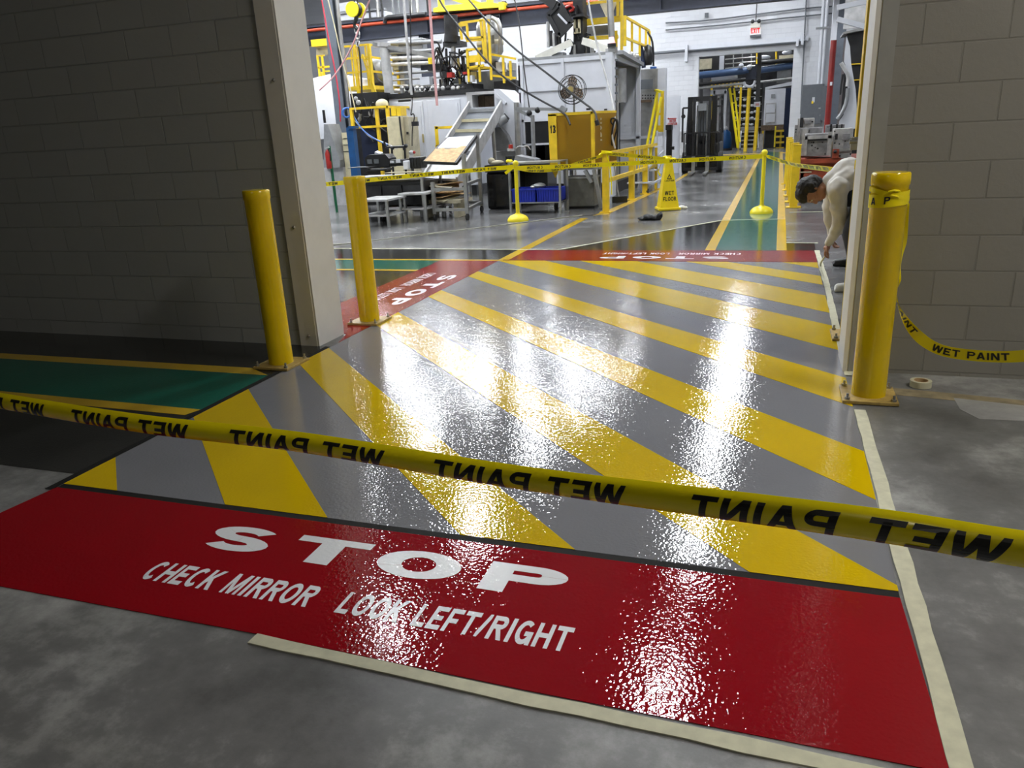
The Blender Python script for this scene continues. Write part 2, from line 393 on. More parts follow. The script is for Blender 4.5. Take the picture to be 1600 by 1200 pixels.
struct(MB().bb(-30.3, -30, 5, 60, 0, 8.8).build('wall_west', 'block_white_side'))
struct(MB().bb(-30.3, 8.3, 5.0, 60, 8.8, 9.0).build('ceiling', 'ceiling'))
struct(MB().bb(-30.3, 8.3, 60, 60.3, 0, 8.8)  .build('wall_north', 'block_white'))
# far wall with the loading opening
OX0, OX1, OZ = -3.56, .36, 4.13
struct(MB().bb(-30, OX0, 37, 37.35, 0, 8.8).bb(OX1, 8, 37, 37.35, 0, 8.8).bb(OX0, OX1, 37, 37.35, OZ, 8.8).build('wall_far', 'block_white'))
struct(MB().bb(-9, OX0, 36.96, 37, 0, 1.05).build('baseboard_far', 'white_dirty'))
# opening jambs of the near partition: folded steel channels
j = struct(MB().bb(-3.40, -3.255, 4.83, 4.85, 0, 4.3).bb(-3.275, -3.24, 4.835, 5.2, 0, 4.3).bb(-3.40, -3.255, 5.18, 5.2, 0, 4.3).build('trim_1', 'jamb'))
sb = MB()
for z in (.08, .9, 1.9): sb.sph((-3.32, 4.828, z), .012, 8, 5)
sb.build('screw_head', 'steel', j)
struct(MB().bb(.445, .475, 4.835, 5.2, 0, 4.3).build('trim_2', 'jamb'))
struct(MB().bb(.4755, .555, 4.83, 4.85, 0, 4.3).bb(.4755, .555, 5.18, 5.2, 0, 4.3).build('trim_4', 'flange_grey'))
struct(MB().bb(-3.24, .445, 4.83, 5.2, 4.27, 4.3).build('trim_3', 'jamb'))

# ================================================================== FLOOR MARKINGS
Z1, Z2, Z3 = .002, .0035, .005
pad = thing('floor_marking', 'grey and yellow hatched wet paint crossing in the doorway', 'floor marking', (-1.35, 5.5, 0))
PX0, PX1, PY0, PY1 = -3.14, .455, 2.425, 8.70
MB().poly([(PX0, PY0), (PX1, PY0), (PX1, PY1), (PX0, PY1)], .001, Z1).build('grey_field', 'paint_grey', pad)
def clip(poly):
    for ax, lim, sg in ((0, PX0, 1), (0, PX1, -1), (1, PY0, 1), (1, PY1, -1)):
        out = []
        for i in range(len(poly)):
            a, b = poly[i], poly[(i + 1) % len(poly)]
            ia, ib = (a[ax] - lim) * sg >= 0, (b[ax] - lim) * sg >= 0
            if ia: out.append(a)
            if ia != ib:
                t = (lim - a[ax]) / (b[ax] - a[ax]); out.append((a[0] + t * (b[0] - a[0]), a[1] + t * (b[1] - a[1])))
        poly = out
        if not poly: break
    return poly
# each band: (y at the left side, y at the right side) of its lower and upper edges
bands = [((1.2, -3.0), (2.74, -.75)), ((3.32, -.15), (3.83, .33)), ((4.40, .92), (4.80, 1.39)), ((5.53, 1.96), (5.97, 2.46)),
         ((6.62, 3.09), (6.93, 3.59)), ((7.67, 4.20), (7.97, 4.70)), ((8.67, 5.30), (9.22, 5.96)), ((9.60, 6.38), (10.15, 7.03)),
         ((10.65, 7.5), (10.9, 7.93)), ((11.8, 8.36), (12.2, 8.75))]
for (a0, a1), (b0, b1) in bands:
    q = clip([(PX0, a0), (PX1, a1), (PX1, b1), (PX0, b0)])
    if len(q) > 2: MB().poly(q, Z1, Z2).build('yellow_stripe', 'paint_yellow', pad)

def text_part(parent, txt, org, ex, ey, bold=.03, name='lettering', mt='paint_white', label=None):
    return letters(MB(), txt, org, ex, ey, bold).build(name, mt, parent, label)
def stop_bar(label, outline, o, r, up, L, order, z=Z2):
    """o: origin at the reader's lower left, r: reading direction, up: toward the letter tops, L: length"""
    t = thing('stop_bar', label, 'floor marking', (sum(q[0] for q in outline) / len(outline), sum(q[1] for q in outline) / len(outline), 0), 'red stop bars round the hatched crossing')
    MB().poly(outline, .001, z).build('red_field', 'paint_red', t)
    o, r, up = Vector(o + (z + .0008,)), Vector(r + (0,)), Vector(up + (0,))
    S = order
    for ch, a, b in (('S', .0, .29), ('T', .38, .70), ('O', .76, 1.09), ('P', 1.185, 1.48)):
        text_part(t, ch, o + r * (a + S[0]) + up * .395, r * (b - a), up * .178, .05)
    text_part(t, 'CHECK MIRROR', o + r * S[1] + up * .145, r * .71, up * .12, -.01)
    text_part(t, 'LOOK LEFT/RIGHT', o + r * (S[1] + .82) + up * .145, r * .80, up * .12, -.01)
    return t
stop_bar('nearest red bar lettered STOP CHECK MIRROR LOOK LEFT/RIGHT, facing the camera', [(-3.22, 1.67), (-3.14, 2.385), (.455, 2.385), (.475, 1.655), (-.6, 1.66), (-1.5, 1.68), (-2.4, 1.675)], (-2.14, 1.70), (1, 0), (0, 1), 1.6, (.05, 0))
stop_bar('upside-down red STOP bar along the far edge of the hatched crossing', [(-3.15, 8.72), (.455, 8.72), (.475, 9.49), (-3.15, 9.47)], (-.35, 9.44), (-1, 0), (0, -1), 1.6, (.12, 0))
stop_bar('sideways red STOP bar running beside the left bollard to the crossing corner', [(-3.9, 5.21), (-3.22, 5.21), (-3.145, 4.95), (-3.145, 8.66), (-3.9, 8.66)], (-3.84, 7.82), (0, -1), (1, 0), 1.6, (.10, 0))
tag(MB().poly([(PX0, 2.385), (.455, 2.385), (.455, 2.425), (PX0, 2.425)], 0, .0015).build('bare_strip', 'joint_black'), 'thin dark unpainted strip between red bar and hatching', 'floor strip')
tag(MB().poly([(-3.185, 2.36), (-3.143, 2.36), (-3.143, 4.83), (-3.185, 4.83)], .0025, .0035).build('edge_strip', 'joint_black'), 'thin dark edge line left of the near hatching', 'floor strip')

def masking(pts, wd, label, jag=.004, z=.006):
    mb = MB(); L = []; Rr = []
    pts = [Vector(p_ + (0,)) for p_ in pts]; n_ = []
    for a, b in zip(pts, pts[1:]):
        k = max(2, int((b - a).length / .12))
        n_ += [a.lerp(b, i / k) for i in range(k)]
    n_.append(pts[-1])
    for i, p_ in enumerate(n_):
        t = (n_[min(i + 1, len(n_) - 1)] - n_[max(0, i - 1)]).normalized(); nn = Vector((-t.y, t.x, 0))
        L.append(p_ + nn * (wd / 2 + rnd.uniform(-jag, jag))); Rr.append(p_ - nn * (wd / 2 + rnd.uniform(-jag, jag)))
    vs = []; fs = []
    for a, b in zip(L, Rr):
        for q in (a, b): vs += [Vector((q.x, q.y, .0005)), Vector((q.x, q.y, z))]
    for i in range(len(L) - 1):
        k = i * 4; fs += [(k + 1, k + 3, k + 7, k + 5), (k, k + 1, k + 5, k + 4), (k + 2, k + 6, k + 7, k + 3), (k, k + 4, k + 6, k + 2)]
    return tag(mb.add(vs, fs).build('masking_tape', 'masking'), label, 'masking tape', 'cream masking tape on the floor')
masking([(.50, 1.58), (.49, 3.0), (.485, 4.15)], .058, 'cream masking tape along the right edge of hatching, near the camera')
masking([(.478, 4.75), (.475, 6), (.49, 7.5), (.485, 9.5)], .05, 'cream masking tape along the right hatching edge, beyond the doorway')
masking([(-1.5, 1.655), (-.7, 1.63), (.0, 1.615), (.5, 1.60)], .05, 'cream masking tape under the lower edge of nearest red bar')
masking([(-9, 9.6), (-5.2, 9.59), (-2.62, 9.51), (-.8, 12.43), (.11, 12.55)], .035, 'thin pale masking tape around the glossy dark patch', .002)
masking([(.15, 10.10), (.52, 10.08)], .035, 'short pale masking tape above the small dark patch', .002)
masking([(.22, 13.45), (1.3, 13.5)], .035, 'pale masking tape line in front of the red bench', .002)

def fm(name, pts, mt, label, z=.0025, z0=.0008, cat='floor marking'):
    return tag(MB().poly(pts, z0, z).build(name, mt), label, cat)
# near aisle, left of the crossing
fm('dark_coat', [(-9, 2.52), (-3.18, 2.53), (-3.18, 4.84), (-9, 4.84)], 'coat_dark', 'glossy near-black floor coating along the left block wall', .002, cat='floor coating')
g = thing('green_lane', 'dark green walkway along the left wall, between yellow lines', 'floor marking', (-6, 3.8, 0))
MB().poly([(-9, 3.55), (-3.19, 3.44), (-3.19, 4.11), (-9, 4.11)], .002, .003).build('green_field', 'paint_green', g)
MB().poly([(-9, 4.11), (-3.19, 4.11), (-3.42, 4.24), (-9, 4.22)], .002, .0035).build('border_line', 'paint_lineyellow', g)
MB().poly([(-9, 3.43), (-3.22, 3.34), (-3.19, 3.44), (-9, 3.55)], .002, .0035).build('border_line', 'paint_lineyellow', g)
# beyond the doorway
fm('dark_coat', [(-9, 5.21), (-3.9, 5.21), (-3.9, 8.66), (-3.15, 8.66), (-3.15, 9.47), (.475, 9.49), (.475, 10.08), (.15, 10.08), (.15, 12.5), (-.8, 12.42), (-2.62, 9.52), (-9, 9.58)], 'coat_dark', 'glossy dark sealed floor beyond the doorway reflecting machines', .0018, cat='floor coating')
g = thing('green_lane', 'bright green walkway running left behind the doorway post', 'floor marking', (-6, 8.35, 0))
MB().poly([(-9, 8.02), (-3.9, 8.02), (-3.9, 8.66), (-9, 8.66)], .0018, .003).build('green_field', 'paint_green', g)
MB().poly([(-9, 8.66), (-3.1, 8.66), (-3.1, 8.74), (-9, 8.74)], .0018, .0045).build('border_line', 'paint_lineyellow', g)
MB().poly([(-9, 7.94), (-3.9, 7.94), (-3.9, 8.02), (-9, 8.02)], .0018, .0045).build('border_line', 'paint_lineyellow', g)
g = thing('green_lane', 'long green walkway leading to the far loading opening', 'floor marking', (-.3, 20, 0))
MB().poly([(-.66, 9.5), (.04, 9.5), (.04, 12.5), (-.66, 12.5)], .0018, .0035).build('green_field', 'paint_green', g, 'freshly painted glossy green end')
MB().poly([(-.66, 12.5), (.04, 12.5), (.04, 37), (-.66, 37)], .0018, .003).build('green_field', 'lane_worn', g, 'older worn green stretch')
for x0, x1 in ((-.78, -.66), (.04, .155)):
    MB().poly([(x0, 9.5), (x1, 9.5), (x1, 12.5), (x0, 12.5)], .0018, .004).build('border_line', 'paint_lineyellow', g)
    MB().poly([(x0, 12.5), (x1, 12.5), (x1, 37), (x0, 37)], .0018, .0035).build('border_line', 'line_worn', g, 'older worn yellow line')
fm('floor_line', [(-3.16, 8.74), (-3.03, 8.74), (-3.03, 12.95), (-3.16, 12.95)], 'paint_lineyellow', 'yellow floor line from crossing corner toward the guardrail', .0045)
fm('floor_line', [(-3.03, 13.35), (-2.8, 13.5), (-2.48, 20), (-2.48, 30), (-2.6, 30), (-2.6, 20), (-2.95, 14)], 'line_worn', 'worn yellow floor line under the yellow guardrail')
fm('floor_joint', [(-6.6, 9.7), (-6.1, 9.9), (-3.22, 13.3), (-3.26, 13.36), (-6.14, 10.0), (-6.7, 9.78)], 'joint_black', 'black diagonal floor joint running to the guardrail foot', cat='floor joint')
fm('floor_joint', [(-3.26, 13.25), (-2.9, 13.5), (-2.9, 13.55), (-3.3, 13.32)], 'joint_black', 'short black floor joint at the guardrail post', cat='floor joint')
for s_, lb in ((-.06, 'near side'), (.09, 'far side')):
    fm('joint_line', [(-6.7, 9.74 + s_), (-6.1, 9.95 + s_), (-3.24, 13.33 + s_), (-3.24, 13.36 + s_), (-6.1, 9.985 + s_), (-6.7, 9.77 + s_)], 'masking', 'thin pale line on the %s of the diagonal joint' % lb)
fm('floor_line', [(-2.5, 35.6), (1.2, 35.4), (1.2, 36.2), (-2.5, 36.4)], 'line_worn', 'worn yellow band across the lane before the far opening')

a_, b_, c_, d_ = G(1392, 606), G(1490, 615), G(1600, 626), G(1600, 640)
fm('floor_stain', [(a_.x, a_.y), (b_.x, b_.y), (c_.x, c_.y), (d_.x, d_.y), (b_.x - .02, b_.y - .12), (a_.x, a_.y - .12)], 'stain', 'faded ochre stain on the concrete right of the taped bollard', .0012, 0, 'floor stain')
q_ = [G(*p_) for p_ in ((1490, 622), (1600, 634), (1640, 660), (1530, 655), (1500, 640))]
fm('floor_patch', [(p_.x, p_.y) for p_ in q_], 'pale_concrete', 'pale scraped concrete patch near the right block wall', .0016, 0, 'floor patch')
# ================================================================== BOLLARDS
def bollard(label, x, y, r=.086, h=1.22, rot=0.0):
    t = thing('bollard', label, 'bollard', (x, y, 0), 'yellow steel bollards beside the doorway')
    MB().lathe((x, y, .012), [(r, 0), (r, h - .075), (r + .004, h - .07), (r + .004, h - .02), (r * .97, h - .012)], 36).build('pipe', 'bollard', t)
    ca, sa = math.cos(rot), math.sin(rot); hp = .14
    MB().box((x, y, .012), (2 * hp, 2 * hp, .018), (0, 0, rot)).build('base_plate', 'plate', t, bevel=.003)
    for a, b in ((1, 1), (1, -1), (-1, 1), (-1, -1)):
        q = Vector((x + (a * ca - b * sa) * .115, y + (a * sa + b * ca) * .115, .02))
        MB().cyl(q, q + Vector((0, 0, .014)), .014, n=6).cyl(q, q + Vector((0, 0, .035)), .007, n=8).build('anchor_bolt', 'steel', t)
    return t
bollard('yellow bollard nearest the left block wall, on the dark floor', -3.245, 4.35, .084, 1.205)
bollard('yellow bollard standing on the red STOP bar behind the white post', -3.228, 5.61, .084, 1.205)
bollard('thick yellow bollard at right with tape wrapped round its top', .545, 4.38, .088, 1.205)
bollard('yellow bollard mostly hidden behind the right doorway jamb', .565, 5.66, .084, 1.205)
t = thing('guard_post', 'tall yellow steel post rising behind the right doorway jamb', 'post', (.67, 6.3, 0))
MB().bb(.52, .74, 6.25, 6.37, 1.33, 4.6).bb(.60, .74, 6.27, 6.35, 0, 1.34).build('post', 'yellow', t)
MB().bb(.49, .60, 6.24, 6.30, 1.24, 1.33).cyl((.48, 6.25, 1.3), (.66, 6.25, 1.3), .018).build('bracket', 'steel', t, 'steel bracket with dirty rollers')

# ================================================================== BARRIER TAPE
def arc_path(ctrl, step=.02):
    """Catmull-Rom through 3D points, resampled by length"""
    c = [Vector(p_) for p_ in ctrl]; c = [c[0] * 2 - c[1]] + c + [c[-1] * 2 - c[-2]]
    out = []
    for i in range(1, len(c) - 2):
        for k in range(24):
            t = k / 24; a, b, d, e = c[i - 1:i + 3]
            out.append(.5 * ((2 * b) + (d - a) * t + (2 * a - 5 * b + 4 * d - e) * t * t + (3 * b - a - 3 * d + e) * t ** 3))
    out.append(c[-2])
    ln = [0]
    for a, b in zip(out, out[1:]): ln.append(ln[-1] + (b - a).length)
    def at_(s_):
        s_ = min(max(s_, 0), ln[-1]); lo, hi = 0, len(ln) - 1
        while hi - lo > 1:
            mid = (lo + hi) // 2
            if ln[mid] <= s_: lo = mid
            else: hi = mid
        f_ = (s_ - ln[lo]) / max(1e-9, ln[hi] - ln[lo]); return out[lo].lerp(out[hi], f_)
    return at_, ln[-1]
def tape(label, ctrl, width=.075, tilt=lambda s: 0.0, curl=0.0, txt=('WET PAINT', .30, .52), phase=0.0, mirror=True, side=1, flip=False, lean=0.0, bold=0.0, parent=None, nx=None, lh=.62, lo=0.0):
    """ribbon along ctrl; t in -.5.. .5 across; curl bends its lower edge back"""
    at_, L = arc_path(ctrl)
    def S(s_, t, off=0.0):
        p_ = at_(s_); tg = (at_(s_ + .02) - at_(s_ - .02)).normalized()
        up = Vector((0, 0, 1)); up = (up - tg * up.dot(tg)).normalized(); nrm = tg.cross(up).normalized() * side
        a = tilt(s_ / L); u2 = up * math.cos(a) + nrm * math.sin(a); n2 = nrm * math.cos(a) - up * math.sin(a)
        if curl:
            ang = curl * t; r_ = width / curl
            return p_ + u2 * (math.sin(ang) * r_) - n2 * ((1 - math.cos(ang)) * r_) + (n2 * math.cos(ang) + u2 * math.sin(ang)) * off
        return p_ + u2 * (t * width) + n2 * off
    mb = MB(); nx = nx or max(12, int(L / .05)); nt_ = 8 if curl else 2
    vs = [S(L * i / nx, j_ / nt_ - .5, 0) for i in range(nx + 1) for j_ in range(nt_ + 1)]
    vs2 = [S(L * i / nx, j_ / nt_ - .5, -.0008) for i in range(nx + 1) for j_ in range(nt_ + 1)]
    fs = [(i * (nt_ + 1) + j_, i * (nt_ + 1) + j_ + 1, (i + 1) * (nt_ + 1) + j_ + 1, (i + 1) * (nt_ + 1) + j_) for i in range(nx) for j_ in range(nt_)]
    mb.add(vs, fs, True); n0 = len(vs); mb.add(vs2, [f[::-1] for f in fs], True)
    rt = thing('barrier_tape', label, 'barrier tape', at_(L / 2), 'yellow barrier tape round the wet paint')
    mb.build('ribbon', 'tape', rt)
    if txt:
        word, wl, pitch = txt; gv, gf = glyphs(word, bold, 24 if curl else 6); k = int(math.floor(-phase / pitch)) - 1
        while phase + k * pitch < L:
            s0 = phase + k * pitch; k += 1
            if s0 < 0 or s0 + wl > L: continue
            pts = []
            for a, b, c in gv:
                a2 = (1 - a) if mirror else a
                pts.append(S(s0 + a2 * wl + (lean * (b - .5)), lo + (b - .5) * lh * (-1 if flip else 1), .0008 + c))
            # subdivide nothing: the ribbon bends little across a letter
            MB().add(pts, gf).build('lettering', 'ink', rt, 'black printed %s' % word)
    return rt
# foreground tape, seen from its back so its words read mirrored
tape('long WET PAINT tape sagging across the foreground, lettering mirrored', [(-3.6, 2.16, .56), (-2.85, 2.02, .58), (-2.03, 1.88, .605), (-1.35, 1.83, .615), (-.59, 1.70, .635), (.16, 1.42, .755), (.45, 1.33, .782), (.95, 1.2, .83)],
     .080, tilt=lambda s: -.1, curl=2.0, txt=('WET PAINT', .59, .765), phase=.47, mirror=True, side=1, lean=.02, nx=120, lh=.72, lo=-.10)
# tape hanging from the right bollard, looping away to the right
bx, by = .545, 4.38
t = tape('tape strand drooping from the right bollard toward the right edge', [tuple(P(1411, 318, 4.42)), tuple(P(1407, 380, 4.44)), tuple(P(1398, 450, 4.46)), tuple(P(1415, 500, 4.44)), tuple(P(1450, 537, 4.40)), tuple(P(1500, 553, 4.33)), tuple(P(1600, 556, 4.2)), tuple(P(1700, 530, 4.1))],
     .06, tilt=lambda s: 1.25 if s < .36 else max(0, 1.25 - (s - .36) * 9), txt=('WET PAINT', .36, .47), phase=.83, mirror=False, side=1, nx=90)
rt = thing('tape_wrap', 'yellow tape knotted round the top of the right bollard', 'barrier tape', (bx, by, 1.05))
mb = MB()
for zc, hw, r_, tl in ((1.075, .034, .0935, .02), (1.10, .012, .095, -.05)):
    n = 40; vs = []
    for i in range(n + 1):
        a = 2 * math.pi * i / n; z = zc + tl * math.cos(a) * .5
        for zz in (-hw, hw): vs.append((bx + r_ * math.cos(a), by + r_ * math.sin(a), z + zz))
    mb.add(vs, [(2 * i, 2 * i + 2, 2 * i + 3, 2 * i + 1) for i in range(n)], True)
mb.build('band', 'tape', rt)
gv, gf = glyphs('A  P', 0, 12)
pts = []
for a, b, c in gv:
    ang = math.radians(207) + (1 - a) * .0 + a * 1.05; pts.append((bx + (.0948 + c) * math.cos(ang), by + (.0948 + c) * math.sin(ang), 1.058 + b * .036 + .01 * math.cos(ang)))
MB().add(pts, gf).build('lettering', 'ink', rt, 'black letters A P')
MB().tube([P(1388, 300, 4.28), P(1400, 297, 4.28), P(1412, 303, 4.33), P(1418, 312, 4.37), P(1415, 325, 4.4)], .006, 6, 1).tube([P(1392, 305, 4.28), P(1405, 308, 4.29), P(1414, 320, 4.36)], .005, 6, 1).build('knot', 'tape', rt)
# far tape runs between stanchions, guardrail, cone
S1, S2, GP, CN = Vector((-4.2, 12.70, 0)), Vector((-.215, 13.40, 0)), Vector((-2.89, 13.81, 0)), Vector((-1.83, 14.09, 0))
tape('WET PAINT tape from behind white post to the left stanchion', [tuple(P(480, 291, 11.2)), tuple(P(640, 275, 11.9)), tuple(P(740, 266, 12.4)), (S1.x - .03, S1.y - .04, .90)], .07, txt=('WET PAINT', .40, .53), phase=.1, side=1)
tape('CAUTION tape between the two yellow stanchions, passing the cone', [(S1.x + .03, S1.y - .05, .88), tuple(P(930, 258, 12.9)), tuple(P(1060, 251, 13.1)), (S2.x - .03, S2.y - .05, .90)], .07, tilt=lambda s: .1, txt=('CAUTION', .26, .47), phase=.18, side=1)
tape('slack tape from the left stanchion to the guardrail post top', [(S1.x + .03, S1.y, .87), tuple(P(835, 267, 13)), tuple(P(870, 265, 13.3)), tuple(P(905, 254, 13.5)), (GP.x - .04, GP.y - .06, .99)], .06, tilt=lambda s: .5, txt=('WET PAINT', .36, .5), phase=.2, side=1)
tape('caution tape from the guardrail post down to the cone top', [(GP.x + .04, GP.y - .07, 1.02), tuple(P(985, 243, 13.9)), (CN.x - .05, CN.y - .1, .885)], .07, tilt=lambda s: .4, txt=('CAUTION', .26, .45), phase=.1, side=1)
tape('tape from right stanchion toward the bent-over person', [(S2.x + .03, S2.y - .03, .90), tuple(P(1240, 257, 12.0)), tuple(P(1292, 264, 9.5)), tuple(P(1345, 272, 7.9))], .07, tilt=lambda s: .5, txt=('WET PAINT', .36, .5), phase=.2, side=1)
rt = thing('tape_wrap', 'yellow tape bundled on top of the guardrail corner post', 'barrier tape', (GP.x, GP.y, 1.03))
MB().box((GP.x + .03, GP.y - .02, 1.04), (.2, .14, .05), (0, .1, .2)).tube([GP + Vector((.04, -.06, 1.0)), GP + Vector((.1, -.08, .75)), GP + Vector((.12, -.08, .5)), GP + Vector((.12, -.08, .32))], .014, 4).tube([GP + Vector((-.1, -.06, 1.0)), GP + Vector((-.02, -.08, 1.05)), GP + Vector((.12, -.08, 1.03))], .02, 5).build('bundle', 'tape', rt)
rt = thing('tape_wrap', 'crumpled yellow tape heaped over the wet floor cone tip', 'barrier tape', (CN.x, CN.y, .84))
MB().sph(CN + Vector((-.04, 0, .88)), (.10, .08, .055)).sph(CN + Vector((.08, -.02, .86)), (.07, .06, .04)).tube([CN + Vector((-.1, -.09, .84)), CN + Vector((-.16, -.12, .68)), CN + Vector((-.12, -.13, .6))], .014, 5).build('bundle', 'tape', rt)
rt = thing('tape_wrap', 'loose tape ends tied below the left stanchion ball', 'barrier tape', (S1.x, S1.y, .86))
MB().lathe(S1 + Vector((0, 0, .85)), [(.036, 0), (.04, .03), (.036, .07)]).bar(S1 + Vector((-.03, -.05, .9)), S1 + Vector((-.16, -.09, .80)), .004, .05).build('bundle', 'tape', rt)

# ================================================================== STANCHIONS, CONE, RAGS, TAPE ROLL
def stanchion(loc, label, top):
    x, y, _ = loc; t = thing('stanchion', label, 'stanchion', (x, y, 0), 'yellow stanchions')
    MB().lathe((x, y, .002), [(.185, 0), (.185, .02), (.17, .05), (.135, .085), (.08, .108), (.045, .118), (.045, .13)], 28).build('base', 'yellow_bright', t)
    MB().cyl((x, y, .12), (x, y, .93), .032, n=18).build('pole', 'yellow_bright', t)
    MB().sph((x, y, .955), (.05, .05, .05), 18, 12).lathe((x, y, .90), [(.036, 0), (.042, .01), (.036, .03)]).build('ball_cap', 'yellow_bright', t)
    return t
stanchion(S1, 'left yellow stanchion, in front of the blue bins cart', 0)
stanchion(S2, 'right yellow stanchion standing on the green walkway', 0)
t = thing('wet_floor_cone', 'yellow four-sided wet floor cone numbered 6', 'safety cone', (CN.x, CN.y, 0))
cz = Euler((0, 0, math.radians(20))).to_matrix()
def sq(h, z): return [CN + cz @ Vector((a * h, b * h, z)) for a, b in ((-1, -1), (1, -1), (1, 1), (-1, 1))]
vs = sq(.165, .05) + sq(.045, .93); MB().add(vs, [(0, 1, 5, 4), (1, 2, 6, 5), (2, 3, 7, 6), (3, 0, 4, 7), (4, 5, 6, 7)]).build('body', 'cone_yellow', t)
MB().box(CN + Vector((0, 0, .03)), (.39, .39, .045), cz).build('base', 'cone_yellow', t, bevel=.01)
def cone_face(txt, hz, ht, wf, face):
    def S_(a, z, c):
        h = .165 + (.045 - .165) * (z - .05) / .88 + .002 + c
        q = Vector((a * h, -h, z)) if face == 0 else Vector((h, a * h, z))
        return CN + cz @ q
    gv, gf = glyphs(txt, 0)
    MB().add([S_((a - .5) * 2 * wf, hz + b * ht, c) for a, b, c in gv], gf).build('lettering', 'ink', t, 'black print %s' % txt)
for fc in (0, 1):
    cone_face('WET', .27, .07, .62, fc); cone_face('FLOOR', .17, .07, .8, fc); cone_face('CAUTION', .50, .03, .8, fc)
cone_face('6', .375, .10, .38, 1)
for fc in (0, 1):
    f2 = lambda a, z: CN + cz @ (Vector((a, -(.165 - .1364 * (z - .05)) - .003, z)) if fc == 0 else Vector(((.165 - .1364 * (z - .05)) + .003, a, z)))
    tri = [(-.045, .54), (.045, .54), (0, .63)]; tin = [(-.026, .552), (.026, .552), (0, .605)]
    vs = [f2(*q) for q in tri] + [f2(*q) for q in tin]
    MB().add(vs, [(0, 1, 4, 3), (1, 2, 5, 4), (2, 0, 3, 5)]).build('warning_triangle', 'ink', t, 'black warning triangle')
def blob(name, c, pts, mt, label, cat):
    mb = MB()
    for dx, dy, dz, rx, ry, rz in pts: mb.sph(Vector(c) + Vector((dx, dy, dz)), (rx, ry, rz), 12, 7)
    o = mb.build(name, mt)
    r_ = o.modifiers.new('remesh', 'REMESH'); r_.mode = 'VOXEL'; r_.voxel_size = .014
    tx = bpy.data.textures.new('crease', 'CLOUDS'); tx.noise_scale = .05
    d_ = o.modifiers.new('crease', 'DISPLACE'); d_.texture = tx; d_.strength = .03; d_.mid_level = .5
    return tag(o, label, cat)
g0 = G(1018, 344)
blob('rag', (g0.x, g0.y, .0), [(-.14, 0, .03, .09, .07, .035), (-.05, 0, .05, .10, .08, .05), (.05, 0, .035, .08, .07, .04), (.12, 0, .06, .05, .06, .06), (.15, .0, .08, .03, .05, .05)], 'black', 'crumpled black cloth bag lying on floor left of cone', 'cloth')
g0 = G(1062, 326)
blob('rag', (g0.x, g0.y, 0), [(rnd.uniform(-.13, .13), rnd.uniform(-.08, .08), .02, .04, .04, .03) for _ in range(22)], 'cloth_white', 'ragged white cloth lying beside the wet floor cone', 'cloth')
g0 = G(1438, 604); t = thing('tape_roll', 'roll of masking tape on the concrete by the right wall', 'tape roll', (g0.x, g0.y, 0))
MB().lathe((g0.x, g0.y, .002), [(.038, 0), (.056, 0), (.056, .036), (.038, .036), (.038, 0)], 32, False).build('tape_coil', 'masking', t)
MB().lathe((g0.x, g0.y, .002), [(.0345, .001), (.0378, .001), (.0378, .037), (.0345, .037), (.0345, .001)], 32, False).build('core', 'cardboard', t)

# ================================================================== LAMPS
def hall_lamp(label, x, y, z=7.0, rot=0.0):
    t = thing('ceiling_lamp', label, 'ceiling lamp', (x, y, z), 'strip lamps under the hall ceiling')
    MB().box((x, y, z + .07), (.50, 1.5, .08)).build('housing', 'white_metal', t)
    MB().box((x, y, z + .02), (.44, 1.42, .02)).build('diffuser', 'lamp_glow', t)
    MB().cyl((x, y - .5, z + .1), (x, y - .5, 8.8), .012, n=6).cyl((x, y + .5, z + .1), (x, y + .5, 8.8), .012, n=6).build('hanger', 'dark_steel', t)
    return t
LX = [-1.25, -6.2, -9.6, -12.8, -16.2]; LY = [9.8, 14.6, 19.4, 24.2, 29.0, 34.0]
ORD = ['closest to the doorway', 'second from the doorway', 'third from the doorway', 'fourth from the doorway', 'last but one', 'closest to the far wall']
ordw = ['over the green lane', 'left of the lane', 'over the presses', 'beyond the presses', 'by the left wall']
for i, x in enumerate(LX):
    for jj, y in enumerate(LY):
        if i == 4 and jj == 0: continue
        hall_lamp('bright strip lamp under the hall ceiling, %s, %s' % (ordw[i], ORD[jj]), x, y, 7.0 if y < 28 else 7.9)
hall_lamp('bright strip lamp under the hall ceiling, row by the right wall, doorway end', 4.2, 12.0)
hall_lamp('bright strip lamp under the hall ceiling, row by the right wall, deep end', 4.2, 24.0)
for x, y, q_ in ((-7, 40, 'left front'), (-1.5, 40, 'right front'), (-1.5, 45.5, 'right rear'), (-7, 45.5, 'left rear')):
    hall_lamp('bright strip lamp beyond the far loading opening, %s one' % q_, x, y)
for x, y in ((3.3, 2.4), (-3, -3.5)):
    t = thing('ceiling_lamp', 'dim warm lamp on the near ceiling, %s' % ('over the right floor' if x > 0 else 'behind the camera'), 'ceiling lamp', (x, y, 5.4))
    MB().box((x, y, 5.5), (.66, 2.0, .1)).build('housing', 'white_metal', t)
    MB().box((x, y, 5.44), (.6, 1.9, .03) if x > 0 else (.22, .8, .03)).build('diffuser', 'lamp_near', t)

